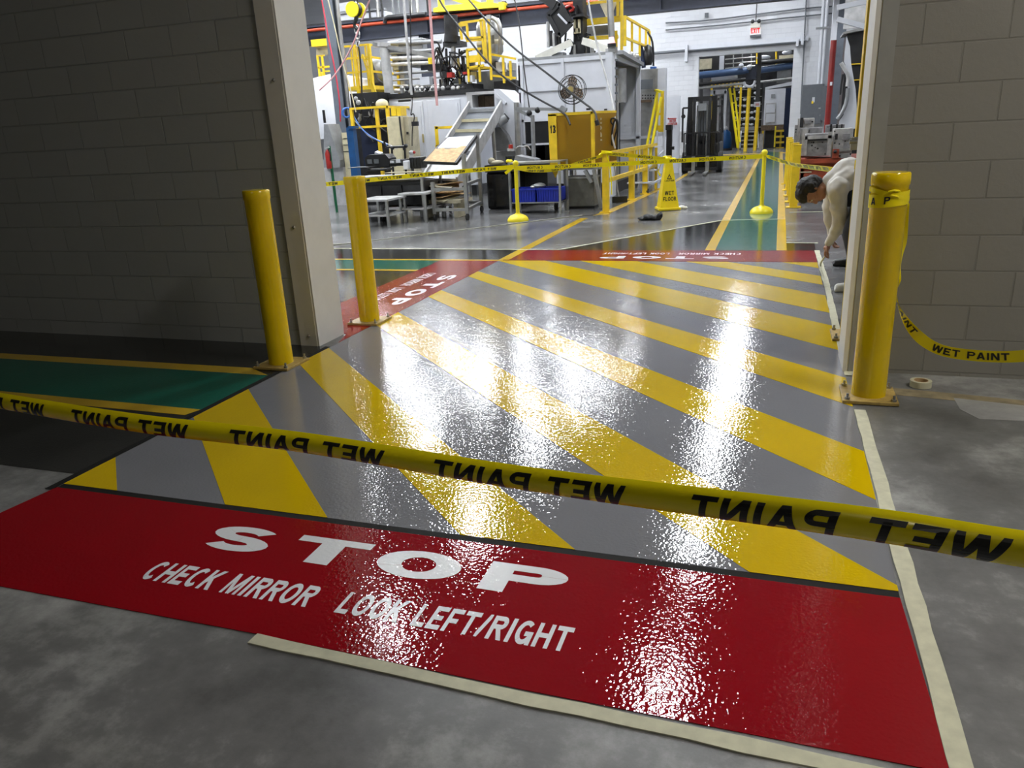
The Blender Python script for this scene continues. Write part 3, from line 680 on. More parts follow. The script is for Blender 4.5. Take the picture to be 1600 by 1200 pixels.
# ================================================================== HALL MACHINERY
def fb(mb, u0, u1, v0, y, dep, vref=None, z0=0.0):
    """box standing on the floor at depth y whose top edge is seen at v0"""
    vr = vref or v0
    return mb.bb(P(u0, vr, y).x, P(u1, vr, y).x, y, y + dep, z0, P((u0 + u1) / 2, v0, y).z)
def prt(t, name, mt, fn, label=None, bevel=0):
    mb = MB(); fn(mb); return mb.build(name, mt, t, label, bevel)
def leg(t, u, v, y, z0=0.0, w_=.035, mt='steel', name='leg', ztop=None):
    a = P(u, v, y); return MB().bb(a.x - w_ / 2, a.x + w_ / 2, y, y + w_, z0, ztop or a.z).build(name, mt, t)
def hoses(t, n, box_, r=.018, mt='black', name='hose', sag=.4):
    (x0, x1), (y0, y1), (z0, z1) = box_
    for _ in range(n):
        a = Vector((rnd.uniform(x0, x1), rnd.uniform(y0, y1), rnd.uniform(z0, z1))); b = Vector((rnd.uniform(x0, x1), rnd.uniform(y0, y1), rnd.uniform(z0, z1)))
        c = (a + b) / 2 + Vector((rnd.uniform(-.15, .15), 0, -sag * rnd.random()))
        MB().tube([a, a.lerp(c, .5) + Vector((0, 0, .05)), c, b.lerp(c, .5) + Vector((0, 0, .05)), b], r, 6, 1).build(name, mt, t)

# ---- white press with doors, left
y = 18.0; x0, x1 = P(605, 200, y).x, P(741, 200, y).x; zt = P(670, 150, y).z
t = thing('press_machine', 'white press housing with double doors behind the tilted conveyor', 'machine', ((x0 + x1) / 2, y + 1.2, 0))
prt(t, 'housing', 'white_metal', lambda m: m.bb(x0, x1, y, y + 2.6, .25, zt), bevel=.02)
prt(t, 'plinth', 'black', lambda m: m.bb(x0 + .05, x1 - .05, y + .05, y + 2.5, 0, .25))
for u0, u1 in ((617, 664), (670, 722)):
    a, b = P(u0, 200, y).x, P(u1, 200, y).x
    d = prt(t, 'door_panel', 'white_metal', lambda m: m.bb(a, b, y - .03, y, .75, zt - .1), bevel=.015)
    MB().bb(a + .06, b - .06, y - .045, y - .03, .85, zt - .2).build('raised_field', 'white_metal', d)
    MB().bb(b - .06, b - .03, y - .07, y - .045, 1.3, 1.5).build('handle', 'brass', d)
prt(t, 'dark_opening', 'black', lambda m: m.pb(640, 229, 666, 245, y - .01, .02))
w_ = prt(t, 'window_frame', 'yellow', lambda m: m.pb(680, 197, 713, 201, y - .05, .05).pb(680, 226, 713, 230, y - .05, .05).pb(680, 197, 685, 230, y - .05, .05).pb(708, 197, 713, 230, y - .05, .05))
MB().pb(684, 200, 709, 227, y - .03, .02).build('pane', 'panel_grey', w_)
prt(t, 'top_deck', 'dark_steel', lambda m: m.bb(x0 - .05, x1 + .1, y - .05, y + 2.6, zt, zt + .1))
prt(t, 'warning_strip', 'black', lambda m: m.pb(622, 156, 642, 159, y - .008, .008).pb(694, 155, 716, 158, y - .008, .008))
for i in range(13):
    u = 628 + i * 8; prt(t, 'valve', rnd.choice(['steel', 'white_dirty', 'steel', 'dark_steel']), lambda m: m.cyl(P(u, 149, y + .4), P(u + rnd.uniform(-2, 2), 149 - rnd.uniform(6, 13), y + .4), .05, .04, 8).sph(P(u, 138, y + .4), .06, 8, 5))
# press columns and cylinder
t = thing('hydraulic_press', 'tall dark hydraulic press crowded with hoses above the white housing', 'machine', (P(715, 100, 19).x, 19.3, P(715, 150, 19).z))
prt(t, 'cylinder', 'dark_steel', lambda m: m.cyl(P(706, 66, 19), P(704, 24, 19), .17, n=18).cyl(P(706, 66, 19), P(707, 55, 19), .2, n=18))
prt(t, 'ram', 'steel', lambda m: m.cyl(P(709, 105, 19), P(708, 66, 19), .06))
prt(t, 'crosshead', 'dark_steel', lambda m: m.pb(692, 64, 718, 72, 18.9, .5)); prt(t, 'bed_plate', 'dark_steel', lambda m: m.pb(683, 132, 740, 140, 18.8, .7)); prt(t, 'side_block', 'dark_steel', lambda m: m.pb(668, 100, 690, 110, 18.8, .5))
for u in (690, 698, 717, 725, 733):
    prt(t, 'tie_rod', rnd.choice(['dark_steel', 'steel', 'brass']), lambda m: m.cyl(P(u + 2, 134, 19), P(u - 1, 84 + rnd.uniform(-10, 10), 19), .035, n=8))
for i in range(16):
    u, v = rnd.uniform(684, 736), rnd.uniform(90, 130)
    prt(t, 'manifold', rnd.choice(['black', 'dark_steel', 'brass', 'grey_steel', 'black']), lambda m: m.pb(u, v, u + rnd.uniform(4, 9), v + rnd.uniform(5, 12), 18.9 + rnd.uniform(-.1, .3), .25))
hoses(t, 26, ((P(682, 90, 19).x, P(738, 90, 19).x), (18.6, 19.4), (P(700, 140, 19).z, P(700, 70, 19).z)), .022)
prt(t, 'hose', 'black', lambda m: m.tube([P(678, 65, 19), P(684, 66, 19), P(688, 75, 19), P(686, 84, 19), P(692, 98, 19)], .025, 6, 2))
prt(t, 'hose', 'black', lambda m: m.tube([P(698, 24, 19), P(697, 50, 19), P(694, 75, 19), P(688, 84, 19)], .025, 6, 2))
prt(t, 'sensor_box', 'white_metal', lambda m: m.pb(656, 120, 671, 133, 18.6, .2)); prt(t, 'sensor_box', 'white_metal', lambda m: m.pb(727, 118, 738, 128, 18.6, .2))
prt(t, 'red_valve', 'red', lambda m: m.pb(698, 113, 706, 121, 18.7, .2).pb(723, 112, 731, 116, 18.7, .2))
# white post and boom arm
t = thing('boom_post', 'slanting white steel post carrying a long grey boom', 'post', (P(612, 150, 18.8).x, 18.8, 0))
prt(t, 'post', 'white_dirty', lambda m: m.cyl((P(612, 150, 18.8).x, 18.8, 0), P(600, 72, 18.8), .12, n=16)); prt(t, 'post_cap', 'white_dirty', lambda m: m.cyl(P(600, 73, 18.8), P(600, 67, 18.8), .16, n=16))
prt(t, 'boom', 'steel', lambda m: m.bar(P(584, 69, 18.8), P(678, 88, 18.8), .12, .1)); prt(t, 'brace', 'steel', lambda m: m.bar(P(604, 80, 18.9), P(640, 80, 18.9), .06))
# ducts and blower behind
t = thing('exhaust_duct', 'grey exhaust duct bundle with pipes behind the boom post', 'duct', (P(630, 100, 21).x, 21, P(630, 150, 21).z))
for u0, u1, v0, v1, mt_ in ((607, 623, 63, 84, 'white_dirty'), (612, 622, 84, 110, 'steel'), (622, 660, 60, 80, 'grey_steel'), (624, 632, 80, 150, 'steel'), (640, 656, 82, 105, 'grey_steel'), (655, 668, 60, 110, 'beam_navy'), (613, 622, 104, 118, 'steel')):
    prt(t, 'duct_section', mt_, lambda m: m.pb(u0, v0, u1, v1, 21 + rnd.uniform(-.2, .4), .5), bevel=.03)
for v in (68, 83, 92, 101, 116, 126, 134, 142): prt(t, 'pipe', rnd.choice(['steel', 'white_dirty', 'dark_steel', 'grey_steel']), lambda m: m.cyl(P(606, v, 20.8), P(690, v - 3 + rnd.uniform(-3, 4), 20.8), rnd.uniform(.03, .06), n=8))
t = thing('storage_tank', 'grey cylindrical tank on its side below the hoist chain', 'tank', (P(590, 110, 21.5).x, 21.5, 0))
prt(t, 'drum', 'grey_steel', lambda m: m.cyl(P(581, 112, 21.5), P(603, 109, 21.5), .34, n=22)); prt(t, 'stand', 'dark_steel', lambda m: fb(m, 583, 601, 126, 21.4, .4))
prt(t, 'hose', 'black', lambda m: m.tube([P(578, 90, 21), P(584, 108, 21), P(590, 126, 21), P(604, 132, 21)], .04, 6, 2))
# white square duct and corner panel shapes at upper left
t = thing('wall_duct', 'pale square duct hung high by the left column', 'duct', (P(535, 20, 27).x, 27, P(535, 35, 27).z))
prt(t, 'duct_run', 'white_metal', lambda m: m.pb(520, 20, 600, 30, 27, .8).pb(520, 4, 556, 18, 27, .6), bevel=.02); prt(t, 'duct_flange', 'grey_steel', lambda m: m.pb(520, 16, 600, 19, 26.9, .2))
for i, (u, v0, v1) in enumerate(((591, -5, 34), (597, -5, 30), (624, 4, 34), (652, -4, 22), (668, -4, 22), (614, 5, 25), (642, 0, 25), (578, -5, 38), (633, -5, 34))):
    tag(MB().cyl(P(u + 1, v1, 26.8), P(u - 1, v0, 26.8) + Vector((0, 0, 1.2)), .035 + .03 * (i % 3 == 0), n=8).build('conduit', ['steel', 'dark_steel', 'grey_steel'][i % 3]), 'thin vertical conduit hanging above the crane beam, %s' % ['leftmost grey pair', 'second from the left', 'over the press cylinder', 'left of the yellow crane', 'touching the yellow crane end', 'over the white post', 'over the boom', 'beside the hook block', 'over the grey duct'][i], 'conduit')
# crane runway beam
xa, xb = -26, 6
t = thing('crane_beam', 'long dark navy crane runway beam crossing the hall', 'beam', (-8, 26, 4.7))
prt(t, 'web', 'beam_navy', lambda m: m.bb(xa, xb, 26.0, 26.05, 4.74, 5.26)); prt(t, 'flange', 'beam_navy', lambda m: m.bb(xa, xb, 25.86, 26.2, 4.70, 4.745)); prt(t, 'flange', 'beam_navy', lambda m: m.bb(xa, xb, 25.86, 26.2, 5.26, 5.31))
prt(t, 'rail', 'dark_steel', lambda m: m.bb(xa, xb, 25.98, 26.06, 5.31, 5.38))
for i in range(12): prt(t, 'stiffener', 'beam_navy', lambda m: m.bb(xa + 1.5 + i * 2.6, xa + 1.53 + i * 2.6, 25.87, 26.19, 4.745, 5.26))
tag(MB().cyl((xa, 25.8, 5.16), (xb, 25.8, 5.16), .055, n=10).build('sprinkler_pipe', 'pipe_red'), 'orange-red pipe running along the face of the crane beam', 'pipe')
tag(MB().tube([P(601, 37, 25.7), P(602, 29, 25.7), P(606, 27, 25.7), P(665, 22, 25.7)], .07, 10).build('black_pipe', 'dark_steel'), 'dark pipe with an elbow lying above the red pipe', 'pipe')
t = thing('crane_column', 'grey steel column carrying the crane beam behind the press', 'column', (P(668, 70, 26).x, 26.3, 0))
prt(t, 'shaft', 'beam_navy', lambda m: m.bb(P(655, 70, 26.2).x, P(672, 70, 26.2).x, 26.2, 26.5, 0, 4.7))
t = thing('bridge_crane', 'bright yellow crane end carriage riding above the runway beam', 'crane', (P(735, 15, 26).x, 26, 5.38))
prt(t, 'end_carriage', 'yellow_bright', lambda m: m.prism([P(677, 19, 25.6), P(782, 11, 25.6), P(782, 6, 25.6), P(760, 3, 25.6), P(690, 9, 25.6), P(677, 13, 25.6)], (0, .6, 0)))
prt(t, 'girder', 'yellow_bright', lambda m: m.prism([P(705, 0, 25.8), P(733, 8, 25.8), P(740, 0, 25.8), P(735, -12, 25.8), P(695, -12, 25.8)], (0, .7, 0)))
prt(t, 'upright', 'yellow_bright', lambda m: m.pb(760, -12, 766, 8, 25.7, .3).pb(684, -5, 689, 14, 25.7, .3)); prt(t, 'buffer', 'rubber', lambda m: m.cyl(P(785, 10, 25.9), P(790, 10, 25.9), .16)); prt(t, 'end_cap', 'yellow_bright', lambda m: m.pb(779, 3, 787, 15, 25.6, .6))
for u in (683, 775): prt(t, 'wheel', 'dark_steel', lambda m: m.cyl(P(u, 19, 25.9), P(u, 19, 25.9) + Vector((0, .12, 0)), .14))
# hook block and chain
t = thing('hook_block', 'yellow crane hook block with a shackle hanging at upper left', 'crane hook', tuple(P(556, 15, 17)))
c = P(555, 15, 17)
prt(t, 'sheave_cover', 'yellow_bright', lambda m: m.cyl(c + Vector((-.03, -.10, 0)), c + Vector((-.03, -.04, 0)), .16, n=26)); prt(t, 'sheave_cover', 'yellow_bright', lambda m: m.cyl(c + Vector((.06, .05, -.01)), c + Vector((.06, .11, -.01)), .16, n=26))
prt(t, 'sheave', 'dark_steel', lambda m: m.cyl(c + Vector((.01, -.04, 0)), c + Vector((.03, .05, 0)), .14, n=22)); prt(t, 'wire_rope', 'black', lambda m: m.cyl(c + Vector((0, 0, .1)), c + Vector((0, 0, 5.6)), .015, n=6).cyl(c + Vector((.08, 0, .1)), c + Vector((.08, 0, 5.6)), .015, n=6))
h = P(557, 30, 17); prt(t, 'hook', 'black', lambda m: m.tube([h + Vector((0, 0, .1)), h, h + Vector((-.05, 0, -.05)), h + Vector((-.07, 0, -.14)), h + Vector((0, 0, -.22)), h + Vector((.07, 0, -.16)), h + Vector((.07, 0, -.1))], [.05, .05, .045, .04, .04, .03, .015], 8, 1))
t = thing('lifting_chain', 'steel lifting rings and chain hung from the crane hook', 'chain', tuple(P(557, 44, 17)))
for i, v in enumerate((47, 55, 63, 68)):
    q = P(557 + (i % 2) * 2, v, 17); r_ = .07 if i < 2 else .05
    prt(t, 'ring', 'steel', lambda m: m.tube([q + Vector((r_ * .7 * math.cos(a), (.02 if i % 2 else 0) * math.sin(a), r_ * 1.3 * math.sin(a))) for a in [k * math.pi / 8 for k in range(17)]], .014, 6))
prt(t, 'black_sling', 'black', lambda m: m.tube([P(559, 66, 17), P(563, 90, 17), P(565, 130, 17), P(566, 165, 17), P(561, 185, 17)], .02, 6, 1)); prt(t, 'hook_end', 'steel', lambda m: m.cyl(P(563, 178, 17), P(561, 192, 17), .04, .02))
# cables, ropes
def cord(name, pts, r, mt_, label, cat='cable', n=6, sm=2):
    return tag(MB().tube([P(*p_) if len(p_) == 3 and p_[0] > 30 else Vector(p_) for p_ in pts], r, n, sm).build(name, mt_), label, cat)
cord('hanging_cable', [(684, -20, 15.2), (684, 0, 15.2), (722, 48, 15), (760, 97, 14.8), (800, 131, 14.6), (850, 160, 14.5), (884, 177, 14.3), (891, 195, 14.2)], .02, 'black', 'dark cable slanting down to the yellow guard booth numbered 13')
cord('hanging_cable', [(715, -20, 15.6), (733, 0, 15.5), (762, 34, 15.3), (800, 74, 15.1), (860, 118, 14.8), (908, 158, 14.5), (930, 173, 14.3), (933, 190, 14.2)], .02, 'black', 'dark cable slanting past the fan, with a black plug end')
cord('hanging_cable', [(918, -10, 16.2), (922, 20, 16), (935, 80, 15.8), (956, 150, 15.4), (962, 190, 15), (955, 210, 14.9), (961, 232, 14.8)], .018, 'white_dirty', 'pale cord dropping in front of the white fan cabinet')
tag(MB().cyl(P(932, 188, 14.2), P(934, 196, 14.2), .04, n=10).build('plug', 'black'), 'black plug hanging at the end of a cable by the booth', 'plug')
cord('cable_loop', [(958, 195, 14.9), (954, 190, 14.9), (956, 184, 14.9), (963, 186, 14.9), (965, 200, 14.9), (960, 215, 14.9), (956, 232, 14.9), (956, 205, 14.9), (961, 184, 14.9), (966, 190, 14.9), (964, 225, 14.9), (964, 234, 14.9)], .018, 'black', 'looped black cable hung beside the yellow guard booth')
cord('hanging_rope', [(800, -10, 16.5), (806, 5, 16.5), (812, 40, 16.4), (819, 110, 16.3), (827, 168, 16.2)], .014, 'black', 'thin dark rope hanging in front of the white cabinet left edge', 'rope')
cord('hanging_pole', [(629, -20, 16), (631, 0, 16), (637, 80, 16), (643, 148, 16)], .028, 'white_dirty', 'pale hanging pendant pole left of the press', 'pole', 8, 0)
cord('pendant_cable', [(641, 0, 16.1), (642, 80, 16.1), (645, 165, 16.1), (641, 182, 16.1), (646, 176, 16.1), (648, 184, 16.1), (644, 200, 16.1), (644, 228, 16.1)], .012, 'black', 'thin dark pendant cable knotted in front of the white doors')
tag(MB().pb(643, 190, 652, 197, 16.0, .08).build('pendant_control', 'dark_steel'), 'small grey pendant control hung before the white doors', 'control')
cord('hanging_pole', [(668, -20, 16), (671, 0, 16), (677, 90, 16), (683, 165, 16)], .028, 'rope_pink', 'pinkish hanging pole crossing in front of the press', 'pole', 8, 0)
cord('red_line', [(500, -10, 15.5), (505, 10, 15.5), (513, 60, 15.4), (524, 110, 15.3), (531, 160, 15.2), (532, 190, 15.2)], .016, 'red_line', 'thin red pull cord hanging by the grey column', 'cord')
cord('hanging_rope', [(510, -10, 16), (524, 45, 16), (533, 90, 16), (548, 140, 16), (556, 175, 16)], .013, 'cream', 'pale rope slanting behind the red pull cord', 'rope')
cord('hanging_rope', [(582, -12, 14.8), (566, 30, 14.8), (552, 70, 14.7), (535, 100, 14.6), (520, 122, 14.4), (499, 141, 14.2)], .016, 'rope_pink', 'brown rope swinging from the hook block to the doorway post', 'rope')
t = thing('hose_coil', 'coil of blue air hose hung on the grey column', 'hose', tuple(P(541, 176, 17)))
for k in range(3): prt(t, 'loop', 'blue_hose', lambda m: m.tube([P(541 + 6.5 * math.cos(a) + k * .8, 176 + 7.5 * math.sin(a), 17 - k * .04) for a in [i * math.pi / 8 for i in range(17)]], .02, 6))
prt(t, 'tail', 'blue_hose', lambda m: m.tube([P(547, 172, 17), P(553, 182, 17), P(565, 202, 16.5), P(583, 216, 15.5), P(605, 226, 14.5)], .015, 6, 2)); prt(t, 'tail', 'white_dirty', lambda m: m.tube([P(552, 186, 17), P(568, 204, 16.5), P(578, 215, 16), P(600, 222, 15), P(620, 232, 14.5)], .012, 6, 2))
# ---- left edge: column, silo, extinguisher
y = 17.2
t = thing('steel_column', 'slate grey I-beam column standing just right of the doorway post', 'column', (P(535, 200, y).x, y, 0))
xc = P(526, 120, y).x
prt(t, 'flange', 'column_grey', lambda m: m.bb(xc - .16, xc + .10, y, y + .02, 0, 8.8)); prt(t, 'web', 'column_grey', lambda m: m.bb(xc - .04, xc - .02, y + .02, y + .28, 0, 8.8)); prt(t, 'flange', 'column_grey', lambda m: m.bb(xc - .16, xc + .10, y + .28, y + .3, 0, 8.8))
prt(t, 'pipe_run', 'steel', lambda m: m.cyl((xc + .17, y + .1, 0), (xc + .17, y + .1, 8.8), .05, n=10), 'pale pipe strapped along the column'); prt(t, 'base_plate', 'column_grey', lambda m: m.bb(xc - .25, xc + .25, y - .1, y + .4, 0, .03))
t = thing('silo', 'white silo with a grey cone bottom, half hidden by doorway post', 'silo', (P(490, 190, 20).x, 20.5, 0))
xs = P(497, 140, 20).x
prt(t, 'shell', 'white_metal', lambda m: m.lathe((xs, 21, 0), [(1.0, 1.5), (1.0, 3.05), (.95, 3.1), (0.02, 3.3)], 32)); prt(t, 'cone', 'grey_steel', lambda m: m.lathe((xs, 21, 0), [(.3, .45), (1.0, 1.5)], 32))
prt(t, 'handle_post', 'dark_steel', lambda m: m.bar(P(508, 192, 18.5), P(505, 172, 18.5), .05)); 
for a in range(3): prt(t, 'leg', 'white_dirty', lambda m: m.cyl((xs + .85 * math.cos(a * 2.1 + .5), 21 + .85 * math.sin(a * 2.1 + .5), 0), (xs + .85 * math.cos(a * 2.1 + .5), 21 + .85 * math.sin(a * 2.1 + .5), 1.6), .05))
t = thing('machine_guard', 'grey slanted machine hopper plate at the doorway post edge', 'hopper', (P(515, 250, 16).x, 16, 0))
prt(t, 'plate', 'grey_steel', lambda m: m.prism([P(506, 194, 16), P(512, 194, 16), P(531, 250, 16), P(531, 262, 16), P(506, 262, 16)], (0, .5, 0))); prt(t, 'stand', 'white_dirty', lambda m: fb(m, 506, 536, 262, 16.1, .5))
q = P(512, 240, 14.5); t = thing('fire_extinguisher', 'red fire extinguisher with white head beside the doorway post', 'fire extinguisher', (q.x, q.y, q.z - .3))
prt(t, 'cylinder', 'red', lambda m: m.lathe((q.x, q.y, q.z - .30), [(.05, 0), (.055, .02), (.055, .3), (.03, .36), (.02, .38)], 16)); prt(t, 'valve', 'white_dirty', lambda m: m.bar(q + Vector((-.04, 0, .10)), q + Vector((.05, 0, .13)), .03)); prt(t, 'hose', 'black', lambda m: m.tube([q + Vector((.03, -.02, .1)), q + Vector((.08, -.02, .0)), q + Vector((.06, -.02, -.15))], .012, 6, 1))
prt(t, 'bracket_post', 'green_pipe', lambda m: m.cyl((q.x, q.y + .09, 0), (q.x, q.y + .09, q.z + .15), .03))
# yellow mezzanine cage upper left
y = 19.5
t = thing('work_platform', 'yellow railed work platform on legs at upper left', 'platform', (P(553, 135, y).x, y + .7, 0))
zf = P(555, 135, y).z; xa, xb = P(536, 120, y).x, P(581, 120, y).x
prt(t, 'deck', 'yellow', lambda m: m.bb(xa, xb, y, y + 1.6, zf - .1, zf))
for xx, yy in ((xa, y), (xb, y), (xa, y + 1.6), (xb, y + 1.6), ((xa + xb) / 2, y)): prt(t, 'leg', 'yellow', lambda m: m.bb(xx - .04, xx + .04, yy - .04, yy + .04, 0, zf + 1.0))
for zz in (.35, .7, 1.0): prt(t, 'rail', 'yellow', lambda m: m.bb(xa, xb, y - .03, y + .01, zf + zz - .03, zf + zz + .02)); prt(t, 'rail', 'yellow', lambda m: m.bb(xb - .03, xb + .02, y, y + 1.6, zf + zz - .03, zf + zz + .02))
for i in range(4): prt(t, 'baluster', 'yellow', lambda m: m.bb(xa + (xb - xa) * (i + .5) / 4 - .02, xa + (xb - xa) * (i + .5) / 4 + .02, y - .02, y + .01, zf, zf + 1.0))
ld = prt(t, 'ladder', 'yellow', lambda m: m.bar(P(566, 85, 19.3), P(592, 160, 19.3), .05).bar(P(578, 82, 19.3), P(583, 160, 19.3), .05)); 
for i in range(6): MB().bar(P(568 + i * 4, 93 + i * 11, 19.3), P(578 + i * 1, 93 + i * 11, 19.3), .03).build('rung', 'yellow', ld)
y = 21
t = thing('yellow_gantry', 'yellow rail frame glimpsed between doorway post and column', 'platform', (P(503, 90, y).x, y, 0))
prt(t, 'box_beam', 'yellow', lambda m: m.pb(486, 61, 512, 72, y, .3)); prt(t, 'frame', 'yellow', lambda m: m.pb(496, 86, 506, 88, y, .05).pb(496, 86, 498.5, 120, y, .05).pb(503, 86, 505.5, 120, y, .05).pb(496, 103, 518, 106, y, .05).pb(506, 110, 518, 112, y, .05)); prt(t, 'post', 'yellow', lambda m: fb(m, 498, 501, 112, y + .1, .1))
prt(t, 'canopy_panel', 'beige', lambda m: m.pb(494, 74, 517, 86, y + .2, .1))
# dark machine with yellow safety frame
y = 16.8
t = thing('safety_frame', 'yellow tubular safety frame round dark equipment, behind workbench', 'guard frame', (P(578, 220, y).x, y + .5, 0))
xl, xr, xm = P(551, 200, y).x, P(607, 200, y).x, P(590, 200, y).x
for xx in (xl, xm, xr): prt(t, 'post', 'yellow', lambda m: m.bb(xx - .035, xx + .035, y, y + .07, 0, P(580, 168, y).z + .02))
for v in (168, 198): prt(t, 'rail', 'yellow', lambda m: m.bb(xl, xr, y - .02, y + .05, P(580, v, y).z - .025, P(580, v, y).z + .025))
prt(t, 'side_rail', 'yellow', lambda m: m.bb(xr - .03, xr + .03, y, y + 1.4, P(580, 168, y).z - .03, P(580, 168, y).z + .02))
t = thing('injection_unit', 'dark equipment cabinet with blue doors inside the yellow safety frame', 'machine', (P(578, 220, 17.3).x, 17.6, 0))
prt(t, 'body', 'dark_steel', lambda m: fb(m, 553, 604, 170, 17.3, 1.0, 200)); prt(t, 'blue_door', 'navy', lambda m: m.pb(566, 202, 590, 262, 17.25, .05)); prt(t, 'gauge', 'white_dirty', lambda m: m.cyl(P(582, 177, 17.2), P(582, 177, 17.28), .10, n=16).cyl(P(587, 178, 17.2), P(587, 178, 17.28), .09, n=16))
prt(t, 'white_valve', 'white_dirty', lambda m: m.sph(P(562, 186, 17.2), .05).sph(P(560, 160, 17.2), .06).sph(P(556, 154, 17.2), .05)); hoses(t, 10, ((P(555, 200, 17).x, P(602, 200, 17).x), (17.0, 17.25), (1.5, 2.4)), .018)
prt(t, 'top_unit', 'black', lambda m: m.pb(548, 145, 590, 170, 17.4, .7)); prt(t, 'lamp_head', 'cream', lambda m: m.sph(P(597, 163, 17.1), (.16, .12, .12)))
t = thing('blue_post', 'blue steel post beside the beige box behind the bollard', 'post', (P(549, 230, 15.8).x, 15.8, 0))
prt(t, 'post', 'blue', lambda m: fb(m, 544, 554, 199, 15.8, .16, 230)); prt(t, 'post_cap', 'blue', lambda m: m.pb(543.5, 197, 553, 201, 15.76, .22))
t = thing('parts_locker', 'cream stacked drawer box between the column and blue post', 'cabinet', (P(541, 240, 16.2).x, 16.2, 0))
prt(t, 'body', 'cream', lambda m: fb(m, 536, 545, 207, 16.2, .3, 230))
for v in (216, 226, 236): prt(t, 'drawer_gap', 'dark_steel', lambda m: m.pb(536.5, v, 544.5, v + 1, 16.19, .01))
t = thing('control_cabinet', 'cream control cabinet right of the yellow safety frame', 'cabinet', (P(617, 230, 16.6).x, 16.6, 0))
prt(t, 'body', 'cream', lambda m: fb(m, 606, 626, 182, 16.6, .5, 210), bevel=.01); prt(t, 'side_unit', 'beige', lambda m: fb(m, 628, 640, 183, 16.8, .5, 210)); prt(t, 'yellow_guard', 'yellow', lambda m: m.pb(611, 168, 619, 181, 16.7, .3).pb(620, 168, 626, 181, 16.7, .3))
prt(t, 'latch', 'black', lambda m: m.pb(635, 206, 638, 210, 16.78, .02)); prt(t, 'conduit', 'dark_steel', lambda m: m.tube([P(624, 182, 16.5), P(627, 210, 16.5), P(631, 235, 16.5)], .02, 6))
# ---- yellow platform above press
y = 18.6
t = thing('upper_platform', 'yellow ladder cage and platform right of the hydraulic press', 'platform', (P(740, 70, y).x, y, P(740, 110, y).z))
for a, b in (((719, 36), (756, 31)), ((720, 40), (731, 38)), ((727, 60), (756, 58)), ((729, 78), (752, 76)), ((731, 106), (756, 102))): prt(t, 'rail', 'yellow', lambda m: m.bar(P(*a, y), P(*b, y), .05))
for a, b in (((718, 36), (722, 62)), ((751, 32), (758, 96)), ((756, 32), (760, 96)), ((730, 40), (731, 62)), ((730, 78), (733, 128)), ((748, 78), (750, 128)), ((763, 30), (768, 125)), ((674, 92), (674, 100))): prt(t, 'post', 'yellow', lambda m: m.bar(P(*a, y), P(*b, y), .05))
prt(t, 'kick_plate', 'yellow', lambda m: m.pb(731, 86, 757, 97, y, .05)); prt(t, 'kick_plate', 'yellow', lambda m: m.pb(731, 104, 756, 108, y, .5)); prt(t, 'kick_plate', 'yellow', lambda m: m.pb(728, 58, 757, 64, y, .1))
prt(t, 'yellow_box', 'yellow_bright', lambda m: m.pb(669, 90, 675, 100, y, .1))
t = thing('material_dryer', 'grey cylindrical dryer tank with a pale blue hose', 'tank', (P(768, 90, 19).x, 19.3, P(768, 95, 19).z))
prt(t, 'tank', 'steel', lambda m: m.lathe(tuple(P(767, 92, 19.3)), [(.15, -.1), (.32, .15), (.32, .75), (.25, .9), (.1, .95)], 22)); prt(t, 'band', 'beige', lambda m: m.lathe(tuple(P(767, 92, 19.3)), [(.325, .3), (.335, .31), (.335, .4), (.325, .41)], 22)); prt(t, 'hose', 'steel', lambda m: m.tube([P(768, 28, 19), P(774, 30, 19), P(781, 40, 19), P(782, 60, 19), P(780, 86, 19)], .045, 8, 2)); prt(t, 'inlet', 'steel', lambda m: m.pb(760, 23, 766, 33, 19, .2)); prt(t, 'sight_glass', 'screen', lambda m: m.pb(768, 55, 772, 68, 18.95, .02))
t = thing('side_platform', 'yellow handrail with white bins between the two machines', 'platform', (P(790, 110, 18.8).x, 18.8, P(790, 130, 18.8).z))
for a, b in (((768, 85), (806, 92)), ((786, 90), (788, 130)), ((768, 118), (806, 122)), ((797, 95), (799, 125))): prt(t, 'rail', 'yellow', lambda m: m.bar(P(*a, 18.8), P(*b, 18.8), .05))
prt(t, 'white_bin', 'white_dirty', lambda m: m.pb(775, 97, 785, 112, 19, .3).pb(793, 98, 801, 110, 19, .3)); prt(t, 'dark_bin', 'dark_steel', lambda m: m.pb(768, 96, 776, 110, 19.2, .3).pb(772, 126, 806, 150, 19.2, .6)); prt(t, 'support', 'grey_steel', lambda m: m.pb(745, 110, 800, 150, 19.6, .4))
# ---- chute housing and conveyor
t = thing('chute_housing', 'white sloped discharge housing with brown interior behind the conveyor', 'machine', (P(780, 240, 17).x, 17.2, 0))
prt(t, 'side_shell', 'white_metal', lambda m: m.prism([P(772, 139, 16.7), P(780, 139, 16.7), P(801, 158, 16.7), P(809, 162, 16.7), P(811, 236, 16.7), P(775, 236, 16.7)], (0, 1.1, 0)))
prt(t, 'back_box', 'black', lambda m: m.pb(738, 147, 773, 180, 17.35, .1)); prt(t, 'flap', 'rust_brown', lambda m: m.pb(741, 150, 757, 178, 17.28, .03)); prt(t, 'flap', 'rust_brown', lambda m: m.pb(758, 150, 771, 178, 17.28, .03))
prt(t, 'left_wall', 'white_dirty', lambda m: m.pb(730, 145, 738, 176, 16.9, .6)); prt(t, 'frame_top', 'white_dirty', lambda m: m.pb(728, 143, 774, 147.5, 16.9, .5)); prt(t, 'ridge', 'white_metal', lambda m: m.bar(P(775, 148, 16.66), P(790, 162, 16.66), .06))
prt(t, 'hopper', 'steel', lambda m: m.prism([P(773, 200, 16.5), P(781, 198, 16.5), P(792, 212, 16.5), P(797, 226, 16.5), P(796, 234, 16.5), P(773, 236, 16.5)], (0, .2, 0)))
